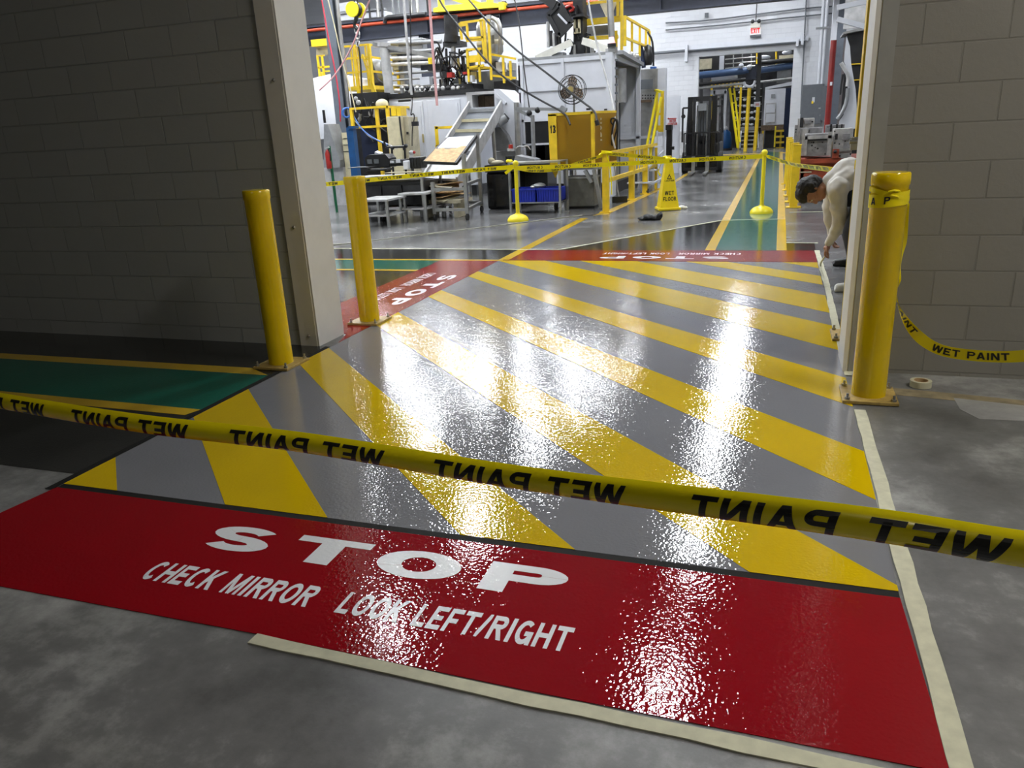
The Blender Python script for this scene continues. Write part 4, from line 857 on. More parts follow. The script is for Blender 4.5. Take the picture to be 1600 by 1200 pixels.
prt(t, 'stand', 'white_dirty', lambda m: fb(m, 774, 815, 236, 16.8, 1.0)); prt(t, 'column_pipe', 'steel', lambda m: m.cyl((P(808, 200, 16.4).x, 16.4, 0), P(807, 160, 16.4), .06))
mo = prt(t, 'motor', 'grey_steel', lambda m: m.cyl(P(778, 193, 16.4), P(790, 184, 16.5), .10, n=16)); MB().cyl(P(786, 180, 16.5), P(793, 188, 16.5), .06).build('junction_box', 'dark_steel', mo)
BL, BR, TL, TR = P(663, 285, 13.9), P(714, 287, 13.9), P(736, 168, 16.6), P(783, 166, 16.6)
t = thing('inclined_conveyor', 'steep grey inclined conveyor with pale side rails', 'conveyor', ((BL.x + BR.x) / 2, 13.9, 0))
nrm = (BR - BL).cross(TL - BL).normalized(); nrm = nrm if nrm.z > 0 else -nrm
prt(t, 'belt', 'panel_grey', lambda m: m.prism([BL, BR, TR, TL], -nrm * .06))
for a, b in ((BL, TL), (BR, TR)):
    prt(t, 'side_rail', 'white_dirty', lambda m: m.prism([a - nrm * .14, b - nrm * .14, b + nrm * .14, a + nrm * .14], ((BR - BL).normalized()) * .04 * (1 if a is BR else -1)))
for i in range(7):
    a, b = BL.lerp(TL, (i + .5) / 7), BR.lerp(TR, (i + .5) / 7); prt(t, 'cleat', 'cream' if i in (4, 5) else 'grey_steel', lambda m: m.bar(a + nrm * .03, b + nrm * .03, .03, .06))
prt(t, 'lower_pan', 'steel', lambda m: m.prism([BL + nrm * .1, BR + nrm * .1, BR.lerp(TR, .24) + nrm * .12, BL.lerp(TL, .24) + nrm * .12], -nrm * .05), 'bright bare metal pan at the lower end')
for q in (BL.lerp(TL, .86), BR.lerp(TR, .80)): prt(t, 'support_leg', 'steel', lambda m: m.cyl((q.x + .05, q.y - .1, 0), (q.x, q.y - .05, q.z - .1), .04))
t = thing('rolling_stand', 'grey tubular rolling stand straddling the conveyor foot', 'stand', (P(715, 340, 13).x, 13.2, 0))
zz = P(728, 240, 12.85).z; cs = [(P(728, 300, 12.85).x, 12.85, zz), (P(750, 280, 14.2).x, 14.2, P(747, 208, 14.2).z), (P(677, 300, 12.85).x, 12.85, P(675, 285, 12.85).z), (P(702, 300, 14.2).x, 14.2, P(702, 262, 14.2).z)]
for x, y_, z_ in cs:
    l_ = prt(t, 'leg', 'steel', lambda m: m.bb(x - .03, x + .03, y_ - .03, y_ + .03, .12, z_))
    MB().cyl((x - .02, y_, .055), (x + .02, y_, .055), .055, n=14).bb(x - .015, x + .015, y_ - .02, y_ + .02, .05, .13).build('caster', 'rubber', l_)
def crs(i, j_, z): prt(t, 'crossbar', 'steel', lambda m: m.bar((cs[i][0], cs[i][1], z), (cs[j_][0], cs[j_][1], z), .05))
crs(0, 1, .19); crs(2, 3, .19); crs(0, 2, .19); crs(1, 3, .19); crs(0, 1, .62); crs(0, 2, .55)
t = thing('tilted_tray', 'tilted white tray holding torn tan cardboard', 'tray', tuple(P(700, 255, 13.4)))
a, b, c_, d = P(662, 254, 13.2), P(712, 256, 13.2), P(744, 213, 14.1), P(698, 216, 14.1); tn = (b - a).cross(d - a).normalized()
prt(t, 'plate', 'white_dirty', lambda m: m.prism([a, b, c_, d], -tn * .03)); prt(t, 'rim', 'dark_steel', lambda m: m.bar(b, c_, .05).bar(a, b, .05).bar(a, d, .04))
prt(t, 'sheet', 'white_metal', lambda m: m.prism([a.lerp(d, .55) + tn * .005, b.lerp(c_, .55) + tn * .005, c_ + tn * .005, d + tn * .005], tn * .01))
pts = [a.lerp(d, .02), b.lerp(c_, .02), b.lerp(c_, .60)]
for i in range(9): pts.append(b.lerp(c_, .60).lerp(a.lerp(d, .50), (i + 1) / 9) + (c_ - b) * rnd.uniform(-.05, .03))
prt(t, 'cardboard', 'cardboard', lambda m: m.prism([q + tn * .006 for q in pts], tn * .015))
t = thing('scrap_pile', 'flattened cardboard scraps piled on a low shelf under the conveyor', 'cardboard', tuple(G(695, 335) + Vector((0, .3, 0))))
sx, sy = P(697, 325, 13.5).x, 13.5; prt(t, 'pallet', 'beige', lambda m: m.box((sx, sy, .30), (.85, .6, .06)).box((sx - .3, sy, .14), (.08, .5, .27)).box((sx + .3, sy, .14), (.08, .5, .27)))
for i in range(9): prt(t, 'sheet', rnd.choice(['cardboard', 'beige', 'cardboard']), lambda m: m.box((sx + rnd.uniform(-.15, .15), sy + rnd.uniform(-.1, .1), .36 + i * .03), (rnd.uniform(.4, .7), rnd.uniform(.3, .5), .012), (rnd.uniform(-.15, .15), rnd.uniform(-.15, .15), rnd.uniform(0, 2))))
# ---- workbench, tables, boxes
def table(label, u0, u1, vtop, y, dep, legs, shelf=None, mt_='white_dirty'):
    x0, x1 = P(u0, vtop, y).x, P(u1, vtop, y).x; z = P((u0 + u1) / 2, vtop, y).z
    t = thing('work_table', label, 'table', ((x0 + x1) / 2, y + dep / 2, 0))
    prt(t, 'tabletop', mt_, lambda m: m.bb(x0, x1, y, y + dep, z - .035, z), bevel=.004)
    for lx, ly in ((x0 + .03, y + .03), (x1 - .03, y + .03), (x0 + .03, y + dep - .03), (x1 - .03, y + dep - .03)): prt(t, 'leg', 'steel', lambda m: m.bb(lx - .022, lx + .022, ly - .022, ly + .022, 0, z - .035))
    if shelf: prt(t, 'shelf', 'white_dirty', lambda m: m.bb(x0 + .02, x1 - .02, y + .02, y + dep - .02, shelf, shelf + .025))
    return t, x0, x1, z
table('low white metal table just right of the doorway bollard', 556, 605, 312, 11.95, .75, 0, .18)
table('second low white table left of the conveyor foot', 621, 664, 302, 12.6, .9, 0, .22)
t, x0, x1, zb = table('long pale-topped workbench crowded with black equipment', 540, 660, 277, 12.9, .9, 0, None)
prt(t, 'drawer_unit', 'black', lambda m: m.bb(x0 + .25, x1 - .05, 12.98, 13.7, .28, zb - .1)); prt(t, 'lower_shelf', 'white_dirty', lambda m: m.bb(x0, x1, 12.9, 13.75, .2, .24))
for i in range(3): prt(t, 'drawer_front', 'dark_steel', lambda m: m.bb(x0 + .3 + i * .42, x0 + .68 + i * .42, 12.95, 12.98, .33, zb - .15))
YB_ = 13.15
def bench_item(name, label, cat, u0, u1, v0, v1, mt_, y=YB_, dep=.3, extra=None):
    t = thing(name, label, cat, tuple((P(u0, v1, y) + P(u1, v1, y)) / 2)); a, b = P(u0, v1, y), P(u1, v0, y)
    prt(t, 'case', mt_, lambda m: m.bb(a.x, b.x, y, y + dep, a.z, b.z), bevel=.02)
    if extra: extra(t, a, b, y)
    return t
def cs1(t, a, b, y):
    prt(t, 'curved_lid', 'black', lambda m: m.prism([Vector((a.x, y - .01, b.z - .02)), Vector((b.x, y - .01, b.z - .02)), Vector((b.x - .07, y - .01, b.z + .06)), Vector((a.x + .08, y - .01, b.z + .06))], (0, .3, 0)))
    prt(t, 'window', 'screen', lambda m: m.bb(a.x + .06, a.x + .16, y - .015, y, a.z + .08, b.z - .02).bb(a.x + .2, a.x + .3, y - .015, y, a.z + .08, b.z - .02)); prt(t, 'paper', 'white_metal', lambda m: m.box(((a.x + b.x) / 2, y + .1, b.z + .08), (.12, .1, .04), (.2, .3, 0)))
bench_item('equipment_case', 'black hinged equipment case with windows on the workbench', 'case', 571, 608, 246, 263, 'black', extra=cs1)
def cs2(t, a, b, y):
    prt(t, 'front_panel', 'screen', lambda m: m.bb(a.x + .02, b.x - .02, y - .02, y, a.z + .05, b.z - .02)); prt(t, 'label_plate', 'white_metal', lambda m: m.bb(a.x + .03, a.x + .10, y - .03, y - .02, a.z + .06, a.z + .1)); prt(t, 'label_plate', 'white_metal', lambda m: m.bb(b.x - .12, b.x - .04, y - .03, y - .02, a.z + .06, a.z + .12))
bench_item('label_printer', 'black label printer with pale panels next to the case', 'printer', 609, 629, 249, 260, 'black', extra=cs2)
bench_item('white_box', 'small white upright box between printer and black crates', 'box', 630, 637, 251, 265, 'white_metal', 13.05, .15)
def cs3(t, a, b, y):
    for i in range(4): prt(t, 'rib', 'dark_steel', lambda m: m.bb(a.x + (b.x - a.x) * (i + .4) / 4, a.x + (b.x - a.x) * (i + .6) / 4, y - .015, y, a.z + .02, b.z - .02))
bench_item('black_crate', 'black ribbed crate at the right end of the bench', 'crate', 640, 656, 245, 264, 'black', extra=cs3)
bench_item('flat_tray', 'thin dark tray overhanging the left end of the bench', 'tray', 543, 575, 261, 263, 'dark_steel', 12.8, .4)
bench_item('black_crate', 'low black crate lying in front of the hinged case', 'crate', 571, 604, 263, 268, 'black', 12.85, .25, extra=cs3)
bench_item('paper_stack', 'stack of tan papers along the workbench front edge', 'paper', 600, 655, 268, 271, 'beige', 12.85, .2)
t = thing('bench_rack', 'black tubular rack standing behind the workbench equipment', 'rack', tuple(P(620, 262, 13.6)))
for a, b in (((604, 230), (634, 229)), ((612, 230), (614, 262)), ((632, 228), (634, 262)), ((604, 230), (600, 222))): prt(t, 'tube', 'black', lambda m: m.cyl(P(*a, 13.6), P(*b, 13.6), .022, n=8))
prt(t, 'foot', 'black', lambda m: m.cyl(P(614, 262, 13.6), (P(614, 262, 13.6).x, 13.6, zb), .022).cyl(P(634, 262, 13.6), (P(634, 262, 13.6).x, 13.6, zb), .022)); prt(t, 'clamp', 'black', lambda m: m.sph(P(634, 228, 13.6), .04).sph(P(613, 231, 13.6), .04))
t = thing('small_motor', 'white and red pump head on the bench near the tray', 'pump', tuple(P(643, 245, 13.7)))
prt(t, 'housing', 'white_dirty', lambda m: m.sph(P(643, 239, 13.7), .05).cyl(P(643, 246, 13.7), P(643, 240, 13.7), .04)); prt(t, 'knob', 'red', lambda m: m.sph(P(647, 238, 13.7), .03)); prt(t, 'stem', 'dark_steel', lambda m: m.cyl(P(643, 245, 13.7), (P(643, 245, 13.7).x, 13.7, zb), .03))
t = thing('parts_bin', 'dark tub of scrap on the floor behind the bollard', 'bin', tuple(G(590, 345)))
q = G(572, 350); prt(t, 'tub', 'black', lambda m: m.lathe((q.x, q.y + .5, 0), [(.16, 0), (.2, .3), (.19, .3)], 16)); prt(t, 'wheel', 'rubber', lambda m: m.cyl((q.x + .2, q.y + .3, .08), (q.x + .24, q.y + .3, .08), .08))
for i, (u, v) in enumerate(((632, 335), (645, 333), (612, 333), (640, 326), (590, 338))):
    q = G(u, v) + Vector((0, .6, 0)); tag(MB().box(q + Vector((0, 0, .06)), (.16, .14, .12), (0, .2, i)).cyl(q + Vector((-.1, 0, .15)), q + Vector((.1, .03, .17)), .05).build('machine_part', ['dark_steel', 'steel', 'black', 'grey_steel', 'black'][i]), 'small dark machine part on the floor %s' % ['under the second low table, left', 'under the second low table, right', 'between the two low tables', 'farther back under the workbench', 'under the first low table'][i], 'machine part')
# black tub and shelf right of conveyor
t = thing('black_tub', 'large glossy black tub standing behind the left stanchion', 'tub', (P(782, 300, 14.6).x, 15.2, 0))
prt(t, 'shell', 'black_gloss', lambda m: fb(m, 760, 799, 268, 14.6, 1.1, 300), bevel=.06); prt(t, 'rim', 'dark_steel', lambda m: m.pb(758, 264, 801, 269, 14.55, 1.2))
t = thing('cluttered_bench', 'dark cluttered bench top behind the left stanchion ball', 'bench', (P(800, 260, 15.3).x, 15.4, 0))
prt(t, 'top', 'dark_steel', lambda m: m.pb(757, 257, 858, 262, 15.3, .9)); prt(t, 'frame', 'black', lambda m: fb(m, 800, 856, 262, 15.5, .7, 290)); prt(t, 'sloped_cover', 'grey_steel', lambda m: m.prism([P(806, 243, 15.2), P(835, 249, 15.2), P(838, 256, 15.2), P(800, 257, 15.2)], (0, .4, 0)))
prt(t, 'vise', 'black', lambda m: m.pb(790, 244, 800, 256, 15.2, .2)); prt(t, 'beacon_lamp', 'red', lambda m: m.cyl(P(798, 232, 15.3), P(798, 226, 15.3), .045)); prt(t, 'beacon_base', 'white_dirty', lambda m: m.cyl(P(798, 236, 15.3), P(798, 232, 15.3), .07))
prt(t, 'yellow_gloves', 'yellow_bright', lambda m: m.sph(P(794, 252, 15.1), (.05, .04, .04)).sph(P(798, 253, 15.1), (.05, .04, .05))); prt(t, 'rags', 'beige', lambda m: m.sph(P(777, 254, 15.1), (.15, .08, .05)).sph(P(768, 252, 15.1), (.08, .06, .07)))
prt(t, 'wires', 'white_dirty', lambda m: m.tube([P(806, 232, 15.1), P(812, 228, 15.1), P(818, 230, 15.1), P(824, 227, 15.1), P(829, 234, 15.1)], .012, 5, 1))
# blue bins cart
y = 13.75; x0, x1 = P(797, 300, y).x, P(875, 300, y).x
t = thing('shelf_cart', 'thin grey shelf cart holding two blue bins', 'cart', ((x0 + x1) / 2, y + .3, 0))
for xx, yy in ((x0, y), (x1, y), (x1, y + .55), (x0, y + .55)): prt(t, 'post', 'steel', lambda m: m.bb(xx - .018, xx + .018, yy - .018, yy + .018, 0, .93))
zs = P(836, 316, y).z; prt(t, 'shelf', 'steel', lambda m: m.bb(x0, x1, y, y + .55, zs - .02, zs)); prt(t, 'top_shelf', 'steel', lambda m: m.bb(x0, x1, y, y + .55, .90, .925))
for i, (u0, u1) in enumerate(((800, 836), (839, 874))):
    a, b = P(u0, 300, y + .04).x, P(u1, 300, y + .04).x; h_ = .245
    t = thing('storage_bin', 'blue ribbed storage bin on the cart, %s' % ['directly behind the left stanchion', 'right of the other blue bin'][i], 'bin', ((a + b) / 2, y + .28, zs), 'blue storage bins on the cart')
    prt(t, 'tub', 'blue_bin', lambda m: m.bb(a, b, y + .04, y + .06, zs, zs + h_).bb(a, b, y + .48, y + .5, zs, zs + h_).bb(a, a + .02, y + .04, y + .5, zs, zs + h_).bb(b - .02, b, y + .04, y + .5, zs, zs + h_).bb(a, b, y + .04, y + .5, zs, zs + .02))
    prt(t, 'rim', 'blue_bin', lambda m: m.bb(a - .012, b + .012, y + .02, y + .045, zs + h_ - .03, zs + h_)); 
    for k in range(9): prt(t, 'rib', 'blue_bin', lambda m: m.bb(a + (b - a) * (k + .4) / 9, a + (b - a) * (k + .6) / 9, y + .025, y + .04, zs, zs + h_ - .03))
tag(MB().sph(P(843, 290, 14.0), (.12, .1, .05)).sph(P(835, 292, 14.0), (.08, .08, .04)).build('plastic_bag', 'steel'), 'crumpled grey bag lying on the blue bins', 'bag')
# ---- guard booth 13
y = 14.35; z0, z1 = P(900, 258, y).z, P(895, 177, y).z; xa, xb, xm = P(857, 215, y).x, P(926, 215, y).x, P(870, 215, y).x
t = thing('guard_booth', 'yellow mesh machine guard booth numbered 13 on grey legs', 'machine guard', ((xa + xb) / 2, y + .5, 0))
pn = prt(t, 'corner_panel', 'yellow', lambda m: m.prism([(xa, y, z1), (xm, y, z1), (xm, y, z0 - .12), ((xa + xm) / 2 + .03, y, z0 - .22), (xa + .02, y, z0 - .03)], (0, .03, 0)))
letters(MB(), '13', (xa + .035, y - .004, z1 - .33), (.11, 0, 0), (0, 0, .14), .04).build('lettering', 'ink', pn, 'black number 13')
prt(t, 'post', 'yellow', lambda m: m.bb(xb - .03, xb + .03, y, y + .06, z0, z1 + .01)); prt(t, 'top_rail', 'yellow', lambda m: m.bb(xa, xb, y, y + .05, z1 - .03, z1 + .02)); prt(t, 'bottom_rail', 'yellow', lambda m: m.bb(xm, xb, y, y + .3, z0 - .05, z0))
prt(t, 'mesh_panel', 'yellow_mesh', lambda m: m.bb(xm, xb, y + .015, y + .025, z0, z1)); rx = P(962, 215, 15.1).x
prt(t, 'mesh_panel', 'yellow_mesh', lambda m: m.prism([(xb, y + .03, z1), (rx, 15.1, z1), (rx, 15.1, z0), (xb, y + .03, z0)], (.01, .01, 0))); prt(t, 'top_rail', 'yellow', lambda m: m.bar((xb, y + .03, z1), (rx, 15.1, z1), .04)); prt(t, 'bottom_rail', 'yellow', lambda m: m.bar((xb, y + .03, z0), (rx, 15.1, z0), .05))
prt(t, 'back_panel', 'rust_brown', lambda m: m.bb(xa + .1, rx, 15.15, 15.2, z0, z1 - .1)); prt(t, 'side_panel', 'yellow_mesh', lambda m: m.bb(xa, xa + .02, y + .03, 15.15, z0, z1))
for u in (882, 888, 893): prt(t, 'inner_tube', 'white_dirty', lambda m: m.cyl(P(u, 186, 14.6), P(u + 2, 224, 14.6), .025)); 
prt(t, 'inner_block', 'rust_brown', lambda m: m.pb(872, 238, 922, 257, 14.5, .4)); prt(t, 'inner_tube', 'white_dirty', lambda m: m.cyl(P(872, 180, 14.5), P(874, 240, 14.5), .02))
prt(t, 'hinge', 'black', lambda m: m.pb(916, 169, 922, 172, y, .05).pb(944, 170, 948, 172.5, y + .2, .05))
letters(MB(), '130N', P(941, 222, 14.62), P(940, 184, 14.62) - P(941, 222, 14.62), (-.14, -.1, 0), .02).build('lettering', 'beige', t, 'faded vertical letters on the side panel')
for u0, v0, u1, v1 in ((928, 265, 940, 326), (914, 266, 925, 285)): prt(t, 'leg', 'grey_steel', lambda m: m.bar(P(u0, v0, 14.4), P(u1, v1, 14.4), .09, .06))
prt(t, 'leg', 'grey_steel', lambda m: m.bb(xa + .25, xa + .31, 14.9, 14.96, 0, z0)); prt(t, 'leg', 'grey_steel', lambda m: m.bb(xb - .06, xb, 15.0, 15.06, 0, z0)); prt(t, 'leg', 'grey_steel', lambda m: m.bb(xa + .25, xa + .31, 14.42, 14.48, 0, z0)); prt(t, 'deck', 'grey_steel', lambda m: m.bb(xa + .15, xb + .1, y + .02, 15.1, z0 - .09, z0 - .05))
prt(t, 'caster', 'rubber', lambda m: m.cyl((xa + .1, 14.3, .07), (xa + .15, 14.3, .07), .07)); 
t = thing('scrap_bin', 'grey sheet-metal bin underneath the yellow guard booth', 'bin', (P(907, 300, 14.5).x, 14.8, 0))
prt(t, 'box', 'bin_olive', lambda m: fb(m, 884, 928, 277, 14.45, .45, 300, .05), bevel=.01); prt(t, 'rim', 'grey_steel', lambda m: m.pb(882, 276, 930, 279, 14.43, .5)); prt(t, 'skid', 'dark_steel', lambda m: m.bb(P(886, 320, 14.45).x, P(928, 320, 14.45).x, 14.5, 14.85, 0, .05))
# small lift arm left of booth
t = thing('scissor_arm', 'greasy bracket arm sticking out left of the booth', 'bracket', tuple(P(850, 172, 15.6)))
prt(t, 'arm', 'grey_steel', lambda m: m.bar(P(806, 170, 15.6), P(886, 171, 15.6), .06).bar(P(808, 172, 15.6), P(830, 182, 15.6), .05).bar(P(876, 168, 15.6), P(884, 174, 15.6), .1)); prt(t, 'knuckle', 'dark_steel', lambda m: m.sph(P(827, 177, 15.6), .06).sph(P(840, 172, 15.6), .06)); prt(t, 'stem', 'grey_steel', lambda m: m.cyl(P(832, 180, 15.6), (P(834, 250, 15.6).x, 15.6, 0), .04))
# ---- white fan cabinet
y = 17.0; x0, x1 = P(810, 120, y).x, P(953, 120, y).x; zt = P(880, 91, y).z; yb = 20.6
t = thing('machine_enclosure', 'large white machine enclosure behind the fan', 'machine', ((x0 + x1) / 2, y + 1.8, 0))
prt(t, 'front_panel', 'white_metal', lambda m: m.bb(x0, x1, y, y + .06, 1.15, zt)); prt(t, 'lower_panel', 'white_metal', lambda m: m.bb(P(862, 200, y).x, x1, y, y + .06, .3, 1.15)); prt(t, 'left_panel', 'white_metal', lambda m: m.bb(x0, x0 + .06, y, yb, .2, zt)); prt(t, 'back_panel', 'white_metal', lambda m: m.bb(x0, x1, yb, yb + .05, .2, zt))
prt(t, 'roof', 'grey_steel', lambda m: m.bb(x0, x1, y, yb, zt, zt + .06)); prt(t, 'mid_rail', 'white_metal', lambda m: m.bb(x0, x1, y - .03, y, P(870, 138, y).z - .04, P(870, 138, y).z + .02)); prt(t, 'top_rail', 'white_metal', lambda m: m.bb(x0, x1, y - .03, y, zt - .08, zt))
for u in (816, 880): prt(t, 'upright', 'white_metal', lambda m: m.bb(P(u, 130, y).x - .03, P(u, 130, y).x + .03, y - .04, y, .3, zt))
prt(t, 'corner_post', 'white_metal', lambda m: m.bb(x1 - .08, x1 + .06, y - .05, y + .3, 0, zt + .04)); prt(t, 'floor_pan', 'dark_steel', lambda m: m.bb(x0 + .1, x1, y + .1, yb, 0, .25)); prt(t, 'dark_core', 'black', lambda m: m.bb(x0 + .4, x1 - .45, y + .5, yb - .1, .25, zt - .3))
prt(t, 'side_rail', 'white_metal', lambda m: m.bb(x1 - .03, x1 + .03, y + .3, yb, zt - .08, zt + .04)); prt(t, 'rear_post', 'white_metal', lambda m: m.bb(x1 - .05, x1 + .05, yb - .1, yb + .05, 0, zt)); prt(t, 'inner_tank', 'steel', lambda m: m.cyl((x1 - .3, 19.2, zt - .9), (x1 - .3, 19.2, zt - .15), .25, n=18)); prt(t, 'inner_pipe', 'steel', lambda m: m.cyl((x1 - .15, 18.5, .3), (x1 - .15, 18.5, zt - .4), .05))
fr = prt(t, 'opening_frame', 'white_metal', lambda m: m.pb(815, 186, 858, 190, y - .05, .05).pb(815, 224, 858, 227, y - .05, .05).pb(815, 186, 819, 227, y - .05, .05)); MB().pb(818, 189, 858, 225, y - .01, .02).build('dark_pane', 'black', fr)
for i in range(6): prt(t, 'decal', 'panel_grey', lambda m: m.pb(960.5, 92 + i * 13, 965.5, 95 + i * 13, y - .056, .004))
# top works
t = thing('robot_press', 'black press head and chute above the white enclosure', 'machine', (P(895, 90, 18.2).x, 18.4, zt + .06))
prt(t, 'main_column', 'dark_steel', lambda m: m.bb(P(896, 50, 18.2).x, P(911, 50, 18.2).x, 18.2, 18.6, zt, P(900, -12, 18.2).z)); prt(t, 'lower_drum', 'dark_steel', lambda m: m.cyl(P(905, 88, 18.3), P(904, 66, 18.3), .16, n=18))
cbx = [P(857, 24, 17.9), P(875, 5, 17.9), P(893, 36, 17.9), P(874, 56, 17.9)]; cc = sum(cbx, Vector()) / 4
prt(t, 'chute_frame', 'black', lambda m: [m.bar(cbx[i], cbx[(i + 1) % 4], .1, .1) for i in range(4)]); prt(t, 'chute_back', 'black', lambda m: m.prism(cbx, (0, .06, 0)).bar(P(840, -12, 18), P(870, 10, 18), .35, .2)); prt(t, 'bright_strip', 'white_metal', lambda m: m.bar(P(872, 22, 17.85), P(886, 37, 17.85), .04))
prt(t, 'gearbox', 'dark_steel', lambda m: m.pb(880, 8, 900, 25, 18, .3).pb(893, 22, 912, 26, 18, .5)); prt(t, 'red_wire', 'red', lambda m: m.tube([P(884, 12, 17.95), P(892, 8, 17.95), P(898, 14, 17.95), P(890, 18, 17.95)], .03, 6, 1))
prt(t, 'clevis', 'cream', lambda m: m.pb(896, 30, 899, 50, 18.1, .1).pb(903, 30, 906, 50, 18.1, .1).pb(896, 44, 906, 52, 18.1, .1)); 
for u, v0, v1, mt_ in ((857, 34, 74, 'white_dirty'), (862, 48, 72, 'dark_steel'), (866, 52, 74, 'white_dirty'), (870, 54, 74, 'dark_steel'), (875, 58, 74, 'dark_steel'), (920, 66, 85, 'black'), (926, 70, 84, 'steel'), (898, 70, 88, 'steel')): prt(t, 'rod', mt_, lambda m: m.cyl(P(u, v1, 18.1), P(u - 1, v0, 18.1), .04, n=8))
prt(t, 'left_arm', 'cream_light', lambda m: m.bar(P(838, 92, 17.6), P(893, 66, 17.9), .14, .14)); prt(t, 'right_arm', 'cream_light', lambda m: m.bar(P(912, 64, 17.9), P(953, 78, 17.7), .14, .14)); prt(t, 'arm_foot', 'white_dirty', lambda m: m.pb(946, 76, 950, 86, 17.6, .1))
hoses(t, 12, ((P(880, 60, 18).x, P(925, 60, 18).x), (17.9, 18.5), (zt + .1, P(900, 45, 18).z)), .022); prt(t, 'junk', 'grey_steel', lambda m: m.pb(862, 82, 880, 90, 17.8, .3).pb(845, 88, 852, 92, 17.8, .2))
t = thing('rooftop_platform', 'yellow railed platform above the right end of the enclosure', 'platform', (P(950, 60, 19).x, 19.4, zt + .1))
prt(t, 'beam', 'yellow', lambda m: m.prism([P(913, 30, 18.8), P(972, 24, 18.8), P(972, 33, 18.8), P(913, 40, 18.8)], (0, .12, 0))); prt(t, 'lower_beam', 'yellow', lambda m: m.prism([P(913, 57, 18.8), P(965, 54, 18.8), P(965, 60, 18.8), P(913, 63, 18.8)], (0, .1, 0))); prt(t, 'cross_panel', 'panel_grey', lambda m: m.pb(913, 40, 958, 55, 19.2, .1))
for u, v0, v1 in ((912, -10, 16), (965, -10, 26), (971, -10, 78), (962, 48, 74), (976, 25, 72)): prt(t, 'post', 'yellow', lambda m: m.bar(P(u + 1, v1, 18.8), P(u, v0, 18.8), .06))
HR = [(P(976, 26, 18.8)), P(1014, 48, 21.5)]; HM = [P(976, 59, 18.8), P(1000, 72, 20.4)]
prt(t, 'handrail', 'yellow', lambda m: m.bar(HR[0], HR[1], .05)); prt(t, 'midrail', 'yellow', lambda m: m.bar(HM[0], P(1014, 74, 21.5), .05)); prt(t, 'handrail', 'yellow', lambda m: m.bar(P(913, 6, 18.8), P(972, 0, 18.8), .05))
for k, (u, v) in enumerate(((987, 85), (999, 88), (1009, 78), (1015, 77))): prt(t, 'post', 'yellow', lambda m: m.bar(HR[0].lerp(HR[1], (u - 976) / 38), P(u, v, 18.8 + (u - 976) / 38 * 2.7), .05))
t = thing('feed_hopper', 'pale grey feed hopper above the yellow platform', 'hopper', tuple(P(950, 26, 19.6)))
prt(t, 'cone', 'beige', lambda m: m.lathe(tuple(P(951, 27, 19.6)), [(.06, 0), (.30, .5), (.30, .9)], 4, False)); prt(t, 'pipe', 'steel', lambda m: m.cyl(P(956, 62, 18.6), P(952, -15, 18.6), .075, n=12))
t = thing('beacon', 'red warning beacon on the corner of the white enclosure', 'beacon', tuple(P(956, 72, 17.1)))
prt(t, 'lens', 'beacon', lambda m: m.cyl(P(956, 68, 17.1), P(955, 58, 17.1), .075, .05, 14)); prt(t, 'base', 'black', lambda m: m.cyl(P(956, 73, 17.1), P(956, 68, 17.1), .09, n=14)); prt(t, 'bracket', 'steel', lambda m: m.pb(950, 73, 962, 82, 17.1, .2))
t = thing('hose_bundle', 'dark hoses and bags draped on the enclosure back corner', 'hose', tuple(P(1008, 88, 20.8)))
prt(t, 'hose', 'black', lambda m: m.tube([P(1012, 50, 21), P(1019, 62, 21), P(1021, 80, 21), P(1021, 96, 21), P(1021, 103, 21)], .025, 6, 1)); prt(t, 'hose', 'navy', lambda m: m.tube([P(1001, 72, 20.8), P(1004, 90, 20.8), P(1006, 106, 20.8)], .05, 6, 1)); prt(t, 'bag', 'black', lambda m: m.lathe(tuple(P(1012, 102, 20.9)), [(.1, 0), (.15, .2), (.10, .42), (.03, .48)], 12)); prt(t, 'blue_valve', 'blue_hose', lambda m: m.pb(1016, 104, 1025, 107, 20.9, .1))
prt(t, 'cable_tray', 'grey_steel', lambda m: m.bar(P(966, 82, 17.6), P(1000, 101, 20.6), .2, .08)); prt(t, 'valve', 'steel', lambda m: m.sph(P(985, 86, 19), .08).sph(P(993, 90, 20), .1))
# fan
y = 15.9; c = P(893, 140, y); t = thing('pedestal_fan', 'round pedestal fan with three blades facing camera', 'fan', (c.x, y + .1, 0)); R_ = .275
cg = prt(t, 'cage', 'dark_steel', lambda m: [m.tube([c + Vector((r_ * math.cos(a), yy, r_ * math.sin(a))) for a in [k * math.pi / 14 for k in range(29)]], .008, 5) for r_, yy in ((R_, 0), (R_, .12), (R_ * .82, -.05), (R_ * .6, -.075), (R_ * .35, -.09))])
MB().cyl(c + Vector((0, -.095, 0)), c + Vector((0, -.08, 0)), .06).build('badge', 'brass', cg)
for k in range(24): a = k * math.pi / 12; prt(t, 'wire', 'steel', lambda m: m.tube([c + Vector((.05 * math.cos(a), -.09, .05 * math.sin(a))), c + Vector((R_ * .6 * math.cos(a), -.075, R_ * .6 * math.sin(a))), c + Vector((R_ * math.cos(a), 0, R_ * math.sin(a)))], .0035, 4))
for k in range(3):
    a = math.radians(85 + 120 * k); mb = MB(); e1 = Vector((math.cos(a), 0, math.sin(a))); e2 = Vector((-math.sin(a), 0, math.cos(a))); ou = [c + Vector((0, .03, 0)) + e1 * (.02 + .120 * (1 - math.cos(q))) + e2 * (.105 * math.sin(q)) + Vector((0, .03 * math.sin(q), 0)) for q in [i * math.pi / 7 for i in range(14)]]
    mb.prism(ou, (0, .006, 0)).build('blade', 'rust_brown', t)
